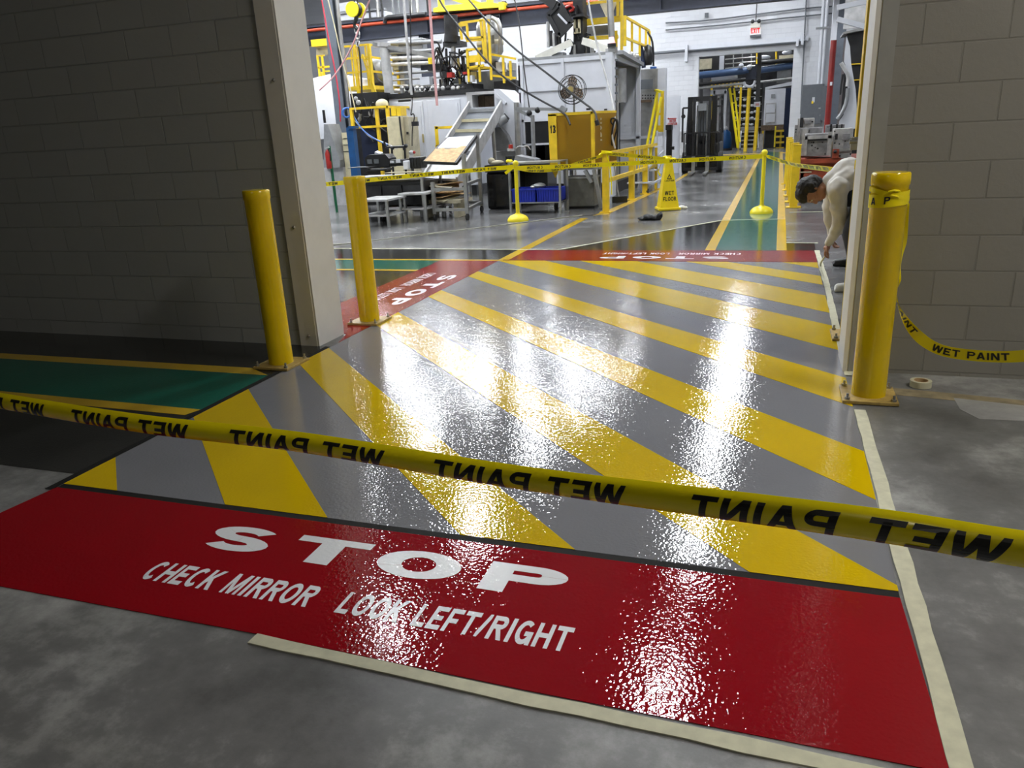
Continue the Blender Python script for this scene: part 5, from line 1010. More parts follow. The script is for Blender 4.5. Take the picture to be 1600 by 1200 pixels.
prt(t, 'motor', 'dark_steel', lambda m: m.cyl(c + Vector((0, .05, 0)), c + Vector((0, .26, 0)), .08)); prt(t, 'pole', 'steel', lambda m: m.cyl((c.x, y + .18, 0.03), (c.x, y + .18, c.z), .022)); prt(t, 'base', 'dark_steel', lambda m: m.cyl((c.x, y + .18, 0), (c.x, y + .18, .04), .25, n=20))
# HMI panel
y = 20.9; t = thing('operator_console', 'grey operator control panel with a screen beside the enclosure', 'control panel', (P(1010, 200, y).x, y + .2, 0))
a, b = P(993, 160, y), P(1027, 160, y); zp0, zp1 = P(1010, 214, y).z, P(1010, 108, y).z
prt(t, 'cabinet', 'steel', lambda m: m.bb(a.x, b.x, y, y + .35, zp0, zp1), bevel=.01); prt(t, 'side_plate', 'white_metal', lambda m: m.bb(b.x, b.x + .2, y + .05, y + .3, zp0, zp1)); prt(t, 'stand', 'grey_steel', lambda m: m.bb(a.x + .1, b.x - .1, y + .05, y + .3, 0, zp0))
sn = prt(t, 'screen_bezel', 'steel', lambda m: m.pb(999, 122, 1023, 142, y - .03, .03)); MB().pb(1001, 124, 1020, 139, y - .04, .012).build('screen', 'screen', sn)
for i in range(6):
    for k in range(2): prt(t, 'button', 'dark_steel', lambda m: m.cyl(P(1000 + i * 4.2, 149 + k * 4.5, y - .015), P(1000 + i * 4.2, 149 + k * 4.5, y), .02, n=8))
prt(t, 'shelf', 'rust_brown', lambda m: m.pb(997, 156, 1018, 160, y - .12, .12))
t = thing('tall_cabinet', 'dark open machine bay behind the control panel', 'machine', (P(980, 200, 22).x, 22, 0))
prt(t, 'body', 'black', lambda m: fb(m, 968, 994, 118, 21.2, 1.0, 180)); prt(t, 'grey_frame', 'steel', lambda m: m.pb(975, 118, 979, 215, 21.1, .06)); prt(t, 'rail', 'white_metal', lambda m: m.pb(968, 213, 1020, 217, 20.5, .05))
# white stair with yellow rails
t = thing('mobile_stair', 'white rolling stair with yellow handrails beside the guardrail', 'stair', (P(1020, 290, 18).x, 18.5, 0))
for a, b in (((1028, 140), (1009, 238)), ((1033, 152), (1015, 245)), ((1024, 141), (1035, 144))): prt(t, 'handrail', 'yellow_bright', lambda m: m.bar(P(*a, 18.6), P(*b, 18.0), .045))
prt(t, 'back_panel', 'yellow', lambda m: m.pb(1024, 148, 1028, 206, 18.8, .04).pb(1032, 142, 1037, 206, 18.8, .04).pb(1024, 176, 1037, 180, 18.8, .03).pb(1025, 196, 1036, 206, 18.8, .03))
for u, y_ in ((1012, 17.4), (1026, 18.6), (1036, 18.9), (1021, 18.3)): prt(t, 'post', 'white_metal', lambda m: fb(m, u - 1.4, u + 1.4, 204 if u > 1015 else 232, y_, .05, 260))
for i in range(4): prt(t, 'step', 'white_metal', lambda m: m.box((P(1003, 270, 17.6).x + .0 + i * .02, 17.4 + i * .3, .25 + i * .24), (.55, .24, .03)))
prt(t, 'brace', 'white_metal', lambda m: m.bar(P(1013, 290, 17.4), P(1036, 278, 18.9), .04).bar(P(1013, 262, 17.4), P(1036, 236, 18.9), .04)); prt(t, 'stringer', 'white_metal', lambda m: m.bar((P(994, 280, 17.4).x, 17.4, .1), (P(994, 280, 17.4).x + .1, 18.6, 1.1), .04))
for u, y_ in ((1012, 17.4), (1036, 18.9)): q = P(u, 290, y_); prt(t, 'caster', 'rubber', lambda m: m.cyl((q.x - .02, y_, .06), (q.x + .02, y_, .06), .06))
# guardrail
t = thing('guardrail', 'yellow steel guardrail running away along the machine line', 'guardrail', (GP.x, 16, 0))
gp = [(GP.x, 13.81), (-2.83, 16.1), (-2.76, 17.4), (-2.70, 18.6)]
for i, (x, y_) in enumerate(gp):
    w_ = .055 if i < 3 else .03
    p_ = prt(t, 'post', 'yellow', lambda m: m.bb(x - w_, x + w_, y_ - w_, y_ + w_, 0, 1.03)); MB().bb(x - .1, x + .1, y_ - .1, y_ + .1, 0.004, .018).build('base_plate', 'yellow', p_)
for z in (1.01, .55): prt(t, 'rail', 'yellow', lambda m: m.bar((gp[0][0], gp[0][1], z), (gp[3][0], gp[3][1], z), .05, .07))
for i in range(8): f_ = (i + 1.2) / 9.2; prt(t, 'baluster', 'yellow', lambda m: m.cyl((gp[1][0] + (gp[3][0] - gp[1][0]) * f_, gp[1][1] + (gp[3][1] - gp[1][1]) * f_, .55), (gp[1][0] + (gp[3][0] - gp[1][0]) * f_, gp[1][1] + (gp[3][1] - gp[1][1]) * f_, 1.0), .015, n=6))
t = thing('broom', 'long-handled black broom leaning behind the guardrail', 'broom', (P(967, 310, 15.5).x, 15.5, 0))
prt(t, 'handle', 'white_dirty', lambda m: m.cyl(P(957, 238, 15.4), (P(967, 305, 15.5).x, 15.5, .1), .014)); prt(t, 'head', 'black', lambda m: m.box((P(968, 310, 15.5).x, 15.5, .07), (.3, .1, .12), (0, 0, .3)))

# ================================================================== FAR WALL FITTINGS
t = thing('exit_sign', 'red EXIT sign with emergency lamp box high on the far wall', 'exit sign', tuple(P(1180, 56, 36.7)))
prt(t, 'face', 'exit_face', lambda m: m.pb(1172, 43, 1189, 54, 36.8, .15)); prt(t, 'base', 'panel_grey', lambda m: m.pb(1172, 54.5, 1189, 57, 36.75, .22)); prt(t, 'battery_box', 'cream_light', lambda m: m.pb(1173, 35, 1188, 43, 36.7, .28)); prt(t, 'lamp_head', 'black', lambda m: m.sph(P(1176, 33.5, 36.7), .08).sph(P(1186, 33, 36.7), .08))
o_ = P(1173.5, 52.5, 36.79); letters(MB(), 'EXIT', o_, (P(1187.5, 51.5, 36.79) - o_), P(1173, 44.5, 36.79) - o_, .05).build('lettering', 'exit_red', t, 'glowing red letters EXIT')
prt(t, 'feed_wire', 'dark_steel', lambda m: m.cyl(P(1181, 33, 36.9), P(1183, 0, 36.9), .02, n=6))
t = thing('wall_sign', 'small white WATER FOUNTAIN sign with red arrow on far wall', 'sign', tuple(P(1050, 198, 24.5)))
# it hangs on a short partition beside the forklift
prt(t, 'board', 'white_metal', lambda m: m.pb(1041, 183, 1060, 197.5, 24.4, .02)); prt(t, 'arrow', 'red', lambda m: m.pb(1044, 184.6, 1057, 186, 24.39, .008).prism([P(1042.5, 185.3, 24.385), P(1045, 183.8, 24.385), P(1045, 186.8, 24.385)], (0, .01, 0)))
for s_, v in (('WATER', 191), ('FOUNTAIN', 196)):
    o_ = P(1043.5 if s_ != 'WATER' else 1046, v, 24.385); e_ = P(1058 if s_ != 'WATER' else 1056, v, 24.385); letters(MB(), s_, o_, Vector((e_.x - o_.x, 0, 0)), (0, 0, .075), .03).build('lettering', 'red', t, 'red letters %s' % s_)
struct(MB().bb(-5.2, P(1062, 200, 24.42).x, 24.42, 24.5, 0, 2.2).build('wall_partition', 'white_metal'))
t = thing('electrical_panel', 'big dark grey electrical cabinet on the far wall right of opening', 'electrical cabinet', tuple(P(1271, 190, 36.6)))
prt(t, 'box', 'panel_grey', lambda m: m.pb(1252, 132, 1286, 194, 36.5, .49), bevel=.02); prt(t, 'side_box', 'panel_grey', lambda m: m.pb(1283, 135, 1291, 188, 36.4, .4)); prt(t, 'sticker', 'white_metal', lambda m: m.pb(1269, 152, 1273, 160, 36.48, .02)); prt(t, 'sticker', 'yellow', lambda m: m.pb(1268, 158, 1271, 162, 36.47, .02)); prt(t, 'handle', 'white_dirty', lambda m: m.pb(1279, 168, 1284, 170, 36.45, .05).pb(1281, 179, 1284, 181, 36.45, .05))
for i, (u0, u1) in enumerate(((1286, 1279), (1292, 1284))): tag(MB().cyl(P(u0 + (2), -10, 36.7), P(u1, 131, 36.7), .07, n=10).build('conduit', 'white_metal'), 'white conduit rising from the grey electrical cabinet, %s' % ['left one', 'right one'][i], 'conduit')
tag(MB().pb(1275, 42, 1297, 45, 36.6, .1).build('conduit_strap', 'grey_steel'), 'grey strap bar across the twin white conduits', 'bracket')
tag(MB().cyl((-9, 36.85, 4.40), (.75, 36.85, 4.40), .06, n=8).build('door_track', 'panel_grey'), 'dark horizontal track over the far loading opening', 'door track')
tag(MB().bb(-4.0, .9, 36.8, 36.95, 4.42, 4.62).build('door_header', 'white_metal'), 'white header box above the far loading opening', 'door header')
for u, v0, v1, lb in ((1072, 70, 96, 'left end of the track'), (1246, 60, 72, 'right end of the track'), (1254, 52, 70, 'right of the header box')): tag(MB().pb(u - 2, v0, u + 2, v1, 36.6, .4).build('bracket', 'white_metal'), 'white bracket at the %s' % lb, 'bracket')
tag(MB().tube([P(1040, 36, 36.9), P(1110, 32, 36.9), P(1200, 20, 36.9), P(1259, 13, 36.9), P(1300, 10, 36.9)], .03, 5, 1).build('wall_cable', 'panel_grey'), 'sagging grey cable near the top of the far wall', 'cable')
tag(MB().tube([P(1040, 47, 36.9), P(1130, 39, 36.9), P(1230, 28, 36.9), P(1300, 21, 36.9)], .03, 5).build('wall_cable', 'panel_grey'), 'lower straight cable across the far wall above EXIT', 'cable')
tag(MB().cyl(P(1260, -5, 36.85), P(1251, 178, 36.85), .03, n=6).build('wall_conduit', 'panel_grey'), 'thin vertical conduit left of the grey electrical cabinet', 'conduit')
tag(MB().pb(1101, 20, 1107, 27, 36.85, .1).build('junction_box', 'panel_grey'), 'small junction box high on the far wall left of EXIT', 'junction box')
# column with red pipe, right
y = 26.4
t = thing('steel_column', 'slate grey column at right with dark bracket at top', 'column', (P(1310, 190, y).x, y, 0))
xc = P(1318, 100, y).x
prt(t, 'flange', 'column_grey', lambda m: m.bb(xc - .24, xc, y, y + .02, 0, 8.8)); prt(t, 'web', 'column_grey', lambda m: m.bb(xc - .13, xc - .11, y + .02, y + .38, 0, 8.8)); prt(t, 'flange', 'column_grey', lambda m: m.bb(xc - .24, xc, y + .38, y + .4, 0, 8.8)); prt(t, 'side_strip', 'white_metal', lambda m: m.bb(xc - .40, xc - .25, y, y + .3, 3.3, 8.8)); prt(t, 'bracket', 'black', lambda m: m.pb(1313, 6, 1324, 12, y - .2, .3))
tag(MB().cyl((P(1300, 100, y - .3).x, y - .3, 0), (P(1300, 100, y - .3).x, y - .3, P(1302, 63, y - .3).z), .085, n=14).build('red_riser', 'pipe_darkred'), 'dark red pipe guard standing at the right column', 'pipe')
t = thing('tag_holder', 'small white tag on the dark red pipe', 'tag', tuple(P(1298, 132, y - .5))); prt(t, 'card', 'white_metal', lambda m: m.pb(1297, 128, 1300.5, 133.5, y - .42, .02))
# right-hand dark bay with white torn curtain
t = thing('plastic_curtain', 'torn white plastic curtain hanging before a black bay', 'curtain', (P(1325, 190, 22.6).x, 22.6, P(1325, 190, 22.6).z))
prt(t, 'sheet', 'white_metal', lambda m: m.prism([P(*q, 22.6) for q in ((1323, 57), (1328, 72), (1330, 100), (1337, 140), (1341, 200), (1311, 205), (1311, 190), (1318, 180), (1325, 150), (1324, 110), (1319, 96), (1320, 80))], (0, .03, 0))); prt(t, 'strap', 'white_dirty', lambda m: m.tube([P(1314, 98, 22.5), P(1320, 108, 22.5), P(1326, 118, 22.5), P(1324, 135, 22.5)], .05, 6, 1)); prt(t, 'hose', 'grey_steel', lambda m: m.tube([P(1325, 138, 22.5), P(1323, 160, 22.5), P(1316, 176, 22.5), P(1308, 186, 22.5)], .05, 8, 2))
prt(t, 'cable', 'black', lambda m: m.tube([P(1317, 116, 22.5), P(1314, 135, 22.5), P(1313, 148, 22.5)], .025, 6, 1))
t = thing('storage_bay', 'black-fronted storage bay with yellow shelf edges at right', 'storage rack', (P(1335, 100, 24).x, 24, 0))
prt(t, 'back', 'black', lambda m: fb(m, 1320, 1356, 48, 24, 1.2, 100)); 
for v in (99, 124): prt(t, 'shelf_edge', 'yellow', lambda m: m.pb(1326, v, 1352, v + 1.5, 23.9, .1))
prt(t, 'roof_flashing', 'steel', lambda m: m.prism([P(1318, 50, 23.8), P(1350, 42, 23.8), P(1350, 47, 23.8), P(1318, 53, 23.8)], (0, 1.3, 0)))
t = thing('roof_truss', 'white steel roof beams crossing at upper right', 'beam', (P(1335, 20, 23).x, 23, P(1335, 40, 23).z))
for a, b in (((1308, 30), (1356, 43)), ((1308, 12), (1356, 2))): prt(t, 'beam', 'white_metal', lambda m: m.bar(P(*a, 23), P(*b, 23), .12, .12))
prt(t, 'cladding', 'white_dirty', lambda m: m.pb(1320, -10, 1356, 44, 25.4, .1))
# ---- mold stacks, red bench
y = 15.0
t = thing('red_bench', 'rust-red steel bench carrying the grey mold bases', 'bench', (P(1290, 315, y).x, y + .6, 0))
xa, xb = P(1249, 300, y).x, P(1350, 290, y).x; zt2 = P(1275, 248, y).z
prt(t, 'front_plate', 'rust_red', lambda m: m.bb(xa, xb, y, y + .06, .32, zt2 - .08)); prt(t, 'top_plate', 'rust_red', lambda m: m.bb(xa - .03, xb, y - .04, y + 1.4, zt2 - .08, zt2)); prt(t, 'plinth', 'black', lambda m: m.bb(xa + .05, xb, y + .15, y + 1.3, 0, .32)); prt(t, 'end_plate', 'rust_red', lambda m: m.bb(xa, xa + .05, y, y + 1.3, .05, zt2 - .08)); prt(t, 'ledge', 'rust_red', lambda m: m.bb(xa, xb, y - .03, y, zt2 - .16, zt2 - .13))
prt(t, 'worn_tag', 'beige', lambda m: m.pb(1250, 268, 1268, 270, y - .01, .01))
def moldb(label, u0, u1, v0, v1, y, dep, mt_='mold', slots=(), holes=6, grp='grey mold bases on the red bench'):
    a, b = P(u0, v1, y), P(u1, v0, y)
    t = thing('mold_base', label, 'mold base', ((a.x + b.x) / 2, y + dep / 2, a.z), grp)
    prt(t, 'block', mt_, lambda m: m.bb(a.x, b.x, y, y + dep, a.z, b.z), bevel=.008)
    for s0, s1, w0, w1, mm in slots: prt(t, 'clamp_plate', mm, lambda m: m.pb(s0, w0, s1, w1, y - .035, .035))
    for _ in range(holes):
        u, v = rnd.uniform(u0 + 3, u1 - 3), rnd.uniform(v0 + 3, v1 - 3); q = P(u, v, y); prt(t, 'bolt_hole', 'black', lambda m: m.cyl((q.x, y - .006, q.z), (q.x, y, q.z), rnd.uniform(.008, .018), n=8))
    return t
moldb('large framed grey mold base with red smudge, centre of the red bench', 1257, 1297, 208, 244.5, 15.05, .5, 'mold', ((1258, 1300, 212, 217, 'mold_light'), (1257, 1261, 212, 243, 'mold_light'), (1293, 1299, 206, 243, 'mold_light'), (1262, 1292, 217, 220, 'dark_steel')), 9)
moldb('tall grey mold base with a dark slot, right of the framed one', 1300, 1334, 200, 248, 15.1, .5, 'mold_light', ((1305, 1309, 209, 218, 'dark_steel'), (1316, 1328, 209, 218, 'mold'), (1318, 1330, 222, 232, 'mold'), (1308, 1330, 232, 236, 'steel')), 9)
moldb('grey mold base with two holes, left behind the framed one', 1248, 1285, 199, 243, 15.65, .25, 'mold', ((1253, 1262, 202, 243, 'mold_light'),), 5)
moldb('flat-topped grey mold base, highest and farthest left', 1243, 1273, 184, 243, 15.95, .3, 'mold_light', ((1250, 1255, 184, 199, 'dark_steel'), (1257, 1268, 188, 193, 'mold')), 3)
moldb('small ribbed mold base behind the tall slotted one', 1290, 1320, 194, 208, 15.75, .3, 'mold', ((1297, 1300, 194, 206, 'dark_steel'), (1306, 1309, 194, 206, 'dark_steel'), (1314, 1316, 194, 206, 'dark_steel')), 2)
moldb('narrow dark mold base at the left edge of the bench', 1239, 1247, 195, 243, 15.6, .2, 'mold', (), 2)
t = thing('clamp_valve', 'rusty red valve fitting below the tall slotted mold base', 'valve', tuple(P(1306, 246, 14.9)))
prt(t, 'body', 'rust_red', lambda m: m.pb(1301, 233, 1311, 247, 14.93, .08)); prt(t, 'stem', 'steel', lambda m: m.pb(1314, 240, 1326, 247, 14.93, .1)); prt(t, 'knob', 'black', lambda m: m.sph(P(1305, 237, 14.9), .03))
# yellow guard posts
gy = [14.15, 15.1, 16.3, 17.6, 19.2]
for i, y_ in enumerate(gy):
    x_ = P(1243 - i * 3.2, 270, y_).x
    t = thing('guard_post', 'square yellow guard post beside the red bench, %s of the row' % ['nearest', 'second', 'middle', 'fourth', 'farthest'][i], 'post', (x_, y_, 0), 'square yellow guard posts right of the green lane')
    prt(t, 'post', 'yellow', lambda m: m.bb(x_ - .065, x_ + .065, y_ - .065, y_ + .065, 0.01, 1.02), bevel=.006); prt(t, 'base_plate', 'yellow', lambda m: m.bb(x_ - .12, x_ + .12, y_ - .1, y_ + .1, 0.004, .02)); prt(t, 'cap', 'yellow', lambda m: m.bb(x_ - .07, x_ + .07, y_ - .07, y_ + .07, 1.02, 1.035))
# ---- forklift
fx, fy = -2.16, 23.6
t = thing('forklift', 'black forklift facing the camera at the end of the machine line', 'forklift', (fx, fy + 1, 0))
for s_ in (-1, 1):
    prt(t, 'mast_rail', 'black_gloss', lambda m: m.bb(fx + s_ * .34 - .07, fx + s_ * .34 + .07, fy + .25, fy + .45, .08, 2.13)); prt(t, 'inner_rail', 'dark_steel', lambda m: m.bb(fx + s_ * .22 - .035, fx + s_ * .22 + .035, fy + .2, fy + .35, .1, 2.08)); prt(t, 'lift_cylinder', 'steel', lambda m: m.cyl((fx + s_ * .14, fy + .38, .2), (fx + s_ * .14, fy + .38, 1.9), .03, n=10))
    prt(t, 'fork', 'steel', lambda m: m.bb(fx + s_ * .2 - .05, fx + s_ * .2 + .05, fy - .9, fy + .15, .04, .08).bb(fx + s_ * .2 - .05, fx + s_ * .2 + .05, fy + .11, fy + .15, .04, .5)); prt(t, 'front_wheel', 'rubber', lambda m: m.cyl((fx + s_ * .42, fy + .75, .3), (fx + s_ * .58, fy + .75, .3), .3, n=24)); prt(t, 'rear_wheel', 'rubber', lambda m: m.cyl((fx + s_ * .36, fy + 2.2, .24), (fx + s_ * .5, fy + 2.2, .24), .24, n=20))
    prt(t, 'guard_pillar', 'black', lambda m: m.bar((fx + s_ * .47, fy + .7, 1.0), (fx + s_ * .44, fy + .95, 2.05), .05).bar((fx + s_ * .47, fy + 2.1, 1.1), (fx + s_ * .44, fy + 1.9, 2.05), .05)); prt(t, 'side_bar', 'black', lambda m: m.bar((fx + s_ * .55, fy + .3, .9), (fx + s_ * .55, fy + .3, 1.85), .05).bar((fx + s_ * .34, fy + .3, 1.85), (fx + s_ * .55, fy + .3, 1.85), .05))
    prt(t, 'headlamp', 'black', lambda m: m.cyl((fx + s_ * .53, fy + .22, 1.62), (fx + s_ * .53, fy + .3, 1.62), .06))
prt(t, 'mast_crossbar', 'black', lambda m: m.bb(fx - .41, fx + .41, fy + .3, fy + .42, 2.05, 2.14).bb(fx - .41, fx + .41, fy + .4, fy + .48, .95, 1.05)); prt(t, 'carriage', 'black', lambda m: m.bb(fx - .46, fx + .46, fy + .12, fy + .18, .1, .18).bb(fx - .46, fx + .46, fy + .12, fy + .18, .42, .52))
br_ = prt(t, 'load_backrest', 'black', lambda m: m.bar((fx - .48, fy + .14, .1), (fx - .48, fy + .14, 1.15), .035).bar((fx + .48, fy + .14, .1), (fx + .48, fy + .14, 1.15), .035).bar((fx - .48, fy + .14, 1.15), (fx + .48, fy + .14, 1.15), .035))
for i in range(6): MB().bar((fx - .4 + i * .16, fy + .14, .5), (fx - .4 + i * .16, fy + .14, 1.15), .025).build('backrest_bar', 'black', br_)
prt(t, 'body', 'black', lambda m: m.bb(fx - .5, fx + .5, fy + .6, fy + 2.1, .15, .85).bb(fx - .5, fx + .5, fy + .6, fy + .8, .85, 1.15), bevel=.04); prt(t, 'counterweight', 'dark_steel', lambda m: m.bb(fx - .48, fx + .48, fy + 2.1, fy + 2.6, .25, 1.15), bevel=.08); prt(t, 'seat', 'black', lambda m: m.bb(fx - .22, fx + .22, fy + 1.3, fy + 1.8, .85, 1.0).bb(fx - .22, fx + .22, fy + 1.75, fy + 1.87, 1.0, 1.5), bevel=.04)
prt(t, 'overhead_guard', 'black', lambda m: [m.bb(fx - .46, fx + .46, fy + .95 + i * .19, fy + 1.0 + i * .19, 2.04, 2.09) for i in range(6)]); prt(t, 'hydraulic_block', 'grey_steel', lambda m: m.bb(fx - .12, fx + .12, fy + .28, fy + .42, 1.75, 1.95)); prt(t, 'chain', 'dark_steel', lambda m: m.bb(fx - .05, fx - .03, fy + .3, fy + .34, .5, 1.8).bb(fx + .03, fx + .05, fy + .3, fy + .34, .5, 1.8)); prt(t, 'windscreen', 'screen', lambda m: m.bb(fx - .16, fx + .16, fy + .5, fy + .51, 1.05, 1.75))
t = thing('dark_mast', 'dark upright machine mast left of the forklift', 'machine', (P(1046, 240, 20.5).x, 20.5, 0))
prt(t, 'upright', 'black', lambda m: fb(m, 1041, 1049, 197, 20.5, .2, 220)); prt(t, 'bracket', 'black', lambda m: m.pb(1046, 229, 1053, 234, 20.4, .1)); prt(t, 'head', 'dark_steel', lambda m: m.pb(1040, 195, 1049, 203, 20.4, .3))
# ================================================================== BEYOND THE LOADING OPENING
y = 42
t = thing('white_cabinet', 'white machine cabinet on a yellow stand with ladder beyond the opening', 'machine', (P(1212, 180, y).x, y + .8, 0))
a, b = P(1194, 170, y), P(1226, 170, y); z0, z1 = P(1210, 195, y).z, P(1210, 139, y).z
prt(t, 'cabinet', 'white_metal', lambda m: m.bb(a.x, b.x, y, y + 1.8, z0, z1)); d_ = prt(t, 'door', 'white_dirty', lambda m: m.pb(1196, 161, 1212, 193, y - .05, .05)); MB().pb(1197, 163, 1211, 176, y - .07, .02).build('pane', 'white_metal', d_); MB().pb(1197, 178, 1211, 191, y - .07, .02).build('pane', 'white_metal', d_); prt(t, 'vent', 'grey_steel', lambda m: m.pb(1205, 147, 1211, 153, y - .03, .03)); prt(t, 'dark_side', 'navy', lambda m: m.bb(b.x, b.x + .3, y, y + 1.6, 0, z1)); prt(t, 'sloped_roof', 'white_metal', lambda m: m.prism([Vector((a.x, y, z1)), Vector((b.x + .3, y, z1 + .12)), Vector((b.x + .3, y, z1 + .3)), Vector((a.x, y, z1 + .1))], (0, 1.5, 0)))
prt(t, 'deck', 'rust_brown', lambda m: m.bb(a.x - .1, b.x, y - .1, y + 1.8, z0 - .25, z0)); prt(t, 'under_bay', 'black', lambda m: m.bb(a.x + .1, b.x, y + .5, y + 1.7, 0, z0 - .25))
for x_ in (a.x, b.x - .1): prt(t, 'leg', 'yellow', lambda m: m.bb(x_ - .05, x_ + .05, y - .05, y + .05, 0, z0))
ld = prt(t, 'step_ladder', 'yellow_bright', lambda m: m.bar(P(1212, 197, y - .6), (P(1210, 230, y - .6).x, y - .6, .05), .07))
for i in range(4): MB().pb(1212, 203 + i * 9, 1225, 206 + i * 9, y - .5, .25).build('tread', 'yellow', ld)
for lb, u0, u1, v0, y_ in (('left', 1166, 1171, 136, 39.0), ('right', 1181, 1184, 167, 39.4)):
    t = thing('yellow_pole', 'tall yellow pole beyond the opening, %s' % ('left, under a white bracket' if lb == 'left' else 'right, carrying a small white sign'), 'pole', (P(u0, 236, y_).x, y_, 0)); q = P(u1, v0, y_); prt(t, 'pole', 'yellow', lambda m: m.cyl((P(u0, 200, y_).x, y_, 0), (P(u0, 200, y_).x + .06, y_, q.z), .085, n=12))
    if lb == 'right': prt(t, 'sign', 'white_metal', lambda m: m.pb(1178, 159, 1188, 167, y_ - .1, .03)); prt(t, 'sign_print', 'rope_pink', lambda m: m.pb(1180.5, 161.5, 1186, 165, y_ - .12, .015)); prt(t, 'black_pole', 'black', lambda m: m.bar(P(1184, 160, y_ + .1), P(1187, 80, y_ + .1), .18))
    else: prt(t, 'bracket', 'white_metal', lambda m: m.tube([P(1162, 128, y_ - .1), P(1164, 133, y_ - .1), P(1171, 136, y_ - .1), P(1178, 133, y_ - .1), P(1180, 126, y_ - .1)], .06, 8, 1))
t = thing('leaning_ladder', 'yellow leaning ladder beyond the opening right of the forklift', 'ladder', tuple(P(1154, 231, 40)))
a0, a1, b0, b1 = P(1140, 138, 41), P(1153, 231, 40), P(1147, 138, 41), P(1156, 222, 40)
prt(t, 'stile', 'yellow_bright', lambda m: m.bar(a0, a1, .09)); prt(t, 'stile', 'yellow_bright', lambda m: m.bar(b0, b1, .07))
for i in range(6): prt(t, 'rung', 'yellow_bright', lambda m: m.bar(a0.lerp(a1, (i + .6) / 6.4), b0.lerp(b1, (i + .7) / 6.4), .05))
t = thing('white_gantry', 'white framed machine doorway right behind the forklift', 'machine', (P(1125, 230, 41).x, 41.5, 0))
for u0, u1 in ((1113, 1116), (1130, 1134)): prt(t, 'frame_post', 'white_metal', lambda m: fb(m, u0, u1, 142, 41, .3, 190))
prt(t, 'frame_top', 'white_metal', lambda m: m.pb(1110, 140, 1135, 147, 41, .3)); prt(t, 'panel', 'white_dirty', lambda m: fb(m, 1113, 1123, 150, 41.2, .1, 190)); prt(t, 'dark_gap', 'black', lambda m: m.pb(1126, 149, 1130, 205, 41.05, .1))
t = thing('blue_drum', 'blue drum standing right of the forklift', 'drum', tuple(G(1132, 236)))
q = G(1131, 235); prt(t, 'drum', 'blue', lambda m: m.lathe((q.x, q.y, 0), [(.30, .1), (.36, .2), (.36, .55), (.30, .85), (.15, .98)], 20)); prt(t, 'dolly', 'black', lambda m: m.cyl((q.x, q.y, 0), (q.x, q.y, .1), .4, n=20)); prt(t, 'bag_top', 'white_metal', lambda m: m.sph((q.x - .05, q.y, 1.05), (.2, .2, .14)).cyl((q.x - .05, q.y, .95), (q.x - .02, q.y, 1.35), .07, .03))
t = thing('shelf_rack', 'dark rack of pale round parts between ladder and yellow pole', 'rack', (P(1162, 200, 44).x, 44, 0))
prt(t, 'back', 'black', lambda m: fb(m, 1140, 1190, 130, 44.3, .4, 180))
for i in range(6): prt(t, 'shelf', 'steel', lambda m: m.pb(1148, 139 + i * 12, 1190, 140 + i * 12, 43.9, .4))
for i in range(7):
    for k in range(6): 
        if rnd.random() < .85: u, v = 1150 + k * 6.3 + rnd.uniform(-1, 1), 135 + i * 10 + rnd.uniform(-1, 1); prt(t, 'round_part', 'white_metal', lambda m: m.sph(P(u, v, 43.85), (.10, .08, .07), 8, 5))
t = thing('steel_steps', 'grey steel steps between the two yellow poles', 'stair', (P(1172, 225, 41.5).x, 41.5, 0))
for i in range(5): prt(t, 'tread', 'steel', lambda m: m.pb(1158, 205 + i * 6.5, 1184, 207 + i * 6.5, 42.5 - i * .25, .25))
prt(t, 'stringer', 'grey_steel', lambda m: m.bar(P(1158, 205, 42.5), P(1156, 232, 41.4), .06).bar(P(1184, 205, 42.5), P(1185, 232, 41.4), .06)); prt(t, 'side_box', 'grey_steel', lambda m: m.pb(1158, 198, 1178, 204, 42.6, .5)); prt(t, 'grey_bollard', 'steel', lambda m: fb(m, 1186, 1192, 209, 41, .25, 225))
t = thing('overhead_duct', 'pale horizontal duct with blue pipes across the far hall', 'duct', (P(1150, 120, 41).x, 41, P(1150, 125, 41).z))
prt(t, 'duct', 'white_metal', lambda m: m.cyl(P(1112, 124, 41), P(1152, 118, 41), .22, n=16)); prt(t, 'blue_pipe', 'blue_dull', lambda m: m.cyl(P(1091, 118, 40.8), P(1170, 110, 40.8), .16, n=12)); prt(t, 'blue_pipe', 'blue_dull', lambda m: m.cyl(P(1186, 110, 40.8), P(1240, 102, 40.8), .15, n=12)); prt(t, 'rail', 'dark_steel', lambda m: m.cyl(P(1091, 132, 40.6), P(1165, 124, 40.6), .08, n=8)); prt(t, 'rail', 'white_dirty', lambda m: m.cyl(P(1091, 138, 40.6), P(1165, 130, 40.6), .06, n=8)); prt(t, 'rail', 'dark_steel', lambda m: m.cyl(P(1188, 98, 40.7), P(1240, 94, 40.7), .1, n=8)); prt(t, 'rail', 'white_dirty', lambda m: m.cyl(P(1188, 128, 40.7), P(1240, 122, 40.7), .05, n=8)); prt(t, 'motor', 'beam_navy', lambda m: m.pb(1166, 104, 1182, 124, 40.7, .5)); prt(t, 'grey_box', 'grey_steel', lambda m: m.pb(1214, 106, 1236, 128, 40.9, .4)); prt(t, 'white_fitting', 'white_metal', lambda m: m.sph(P(1158, 103, 40.6), .12).sph(P(1171, 105, 40.6), .12))
t = thing('upper_gallery', 'dark railed gallery in the top of the far opening', 'platform', (P(1165, 95, 46).x, 46, P(1165, 110, 46).z))
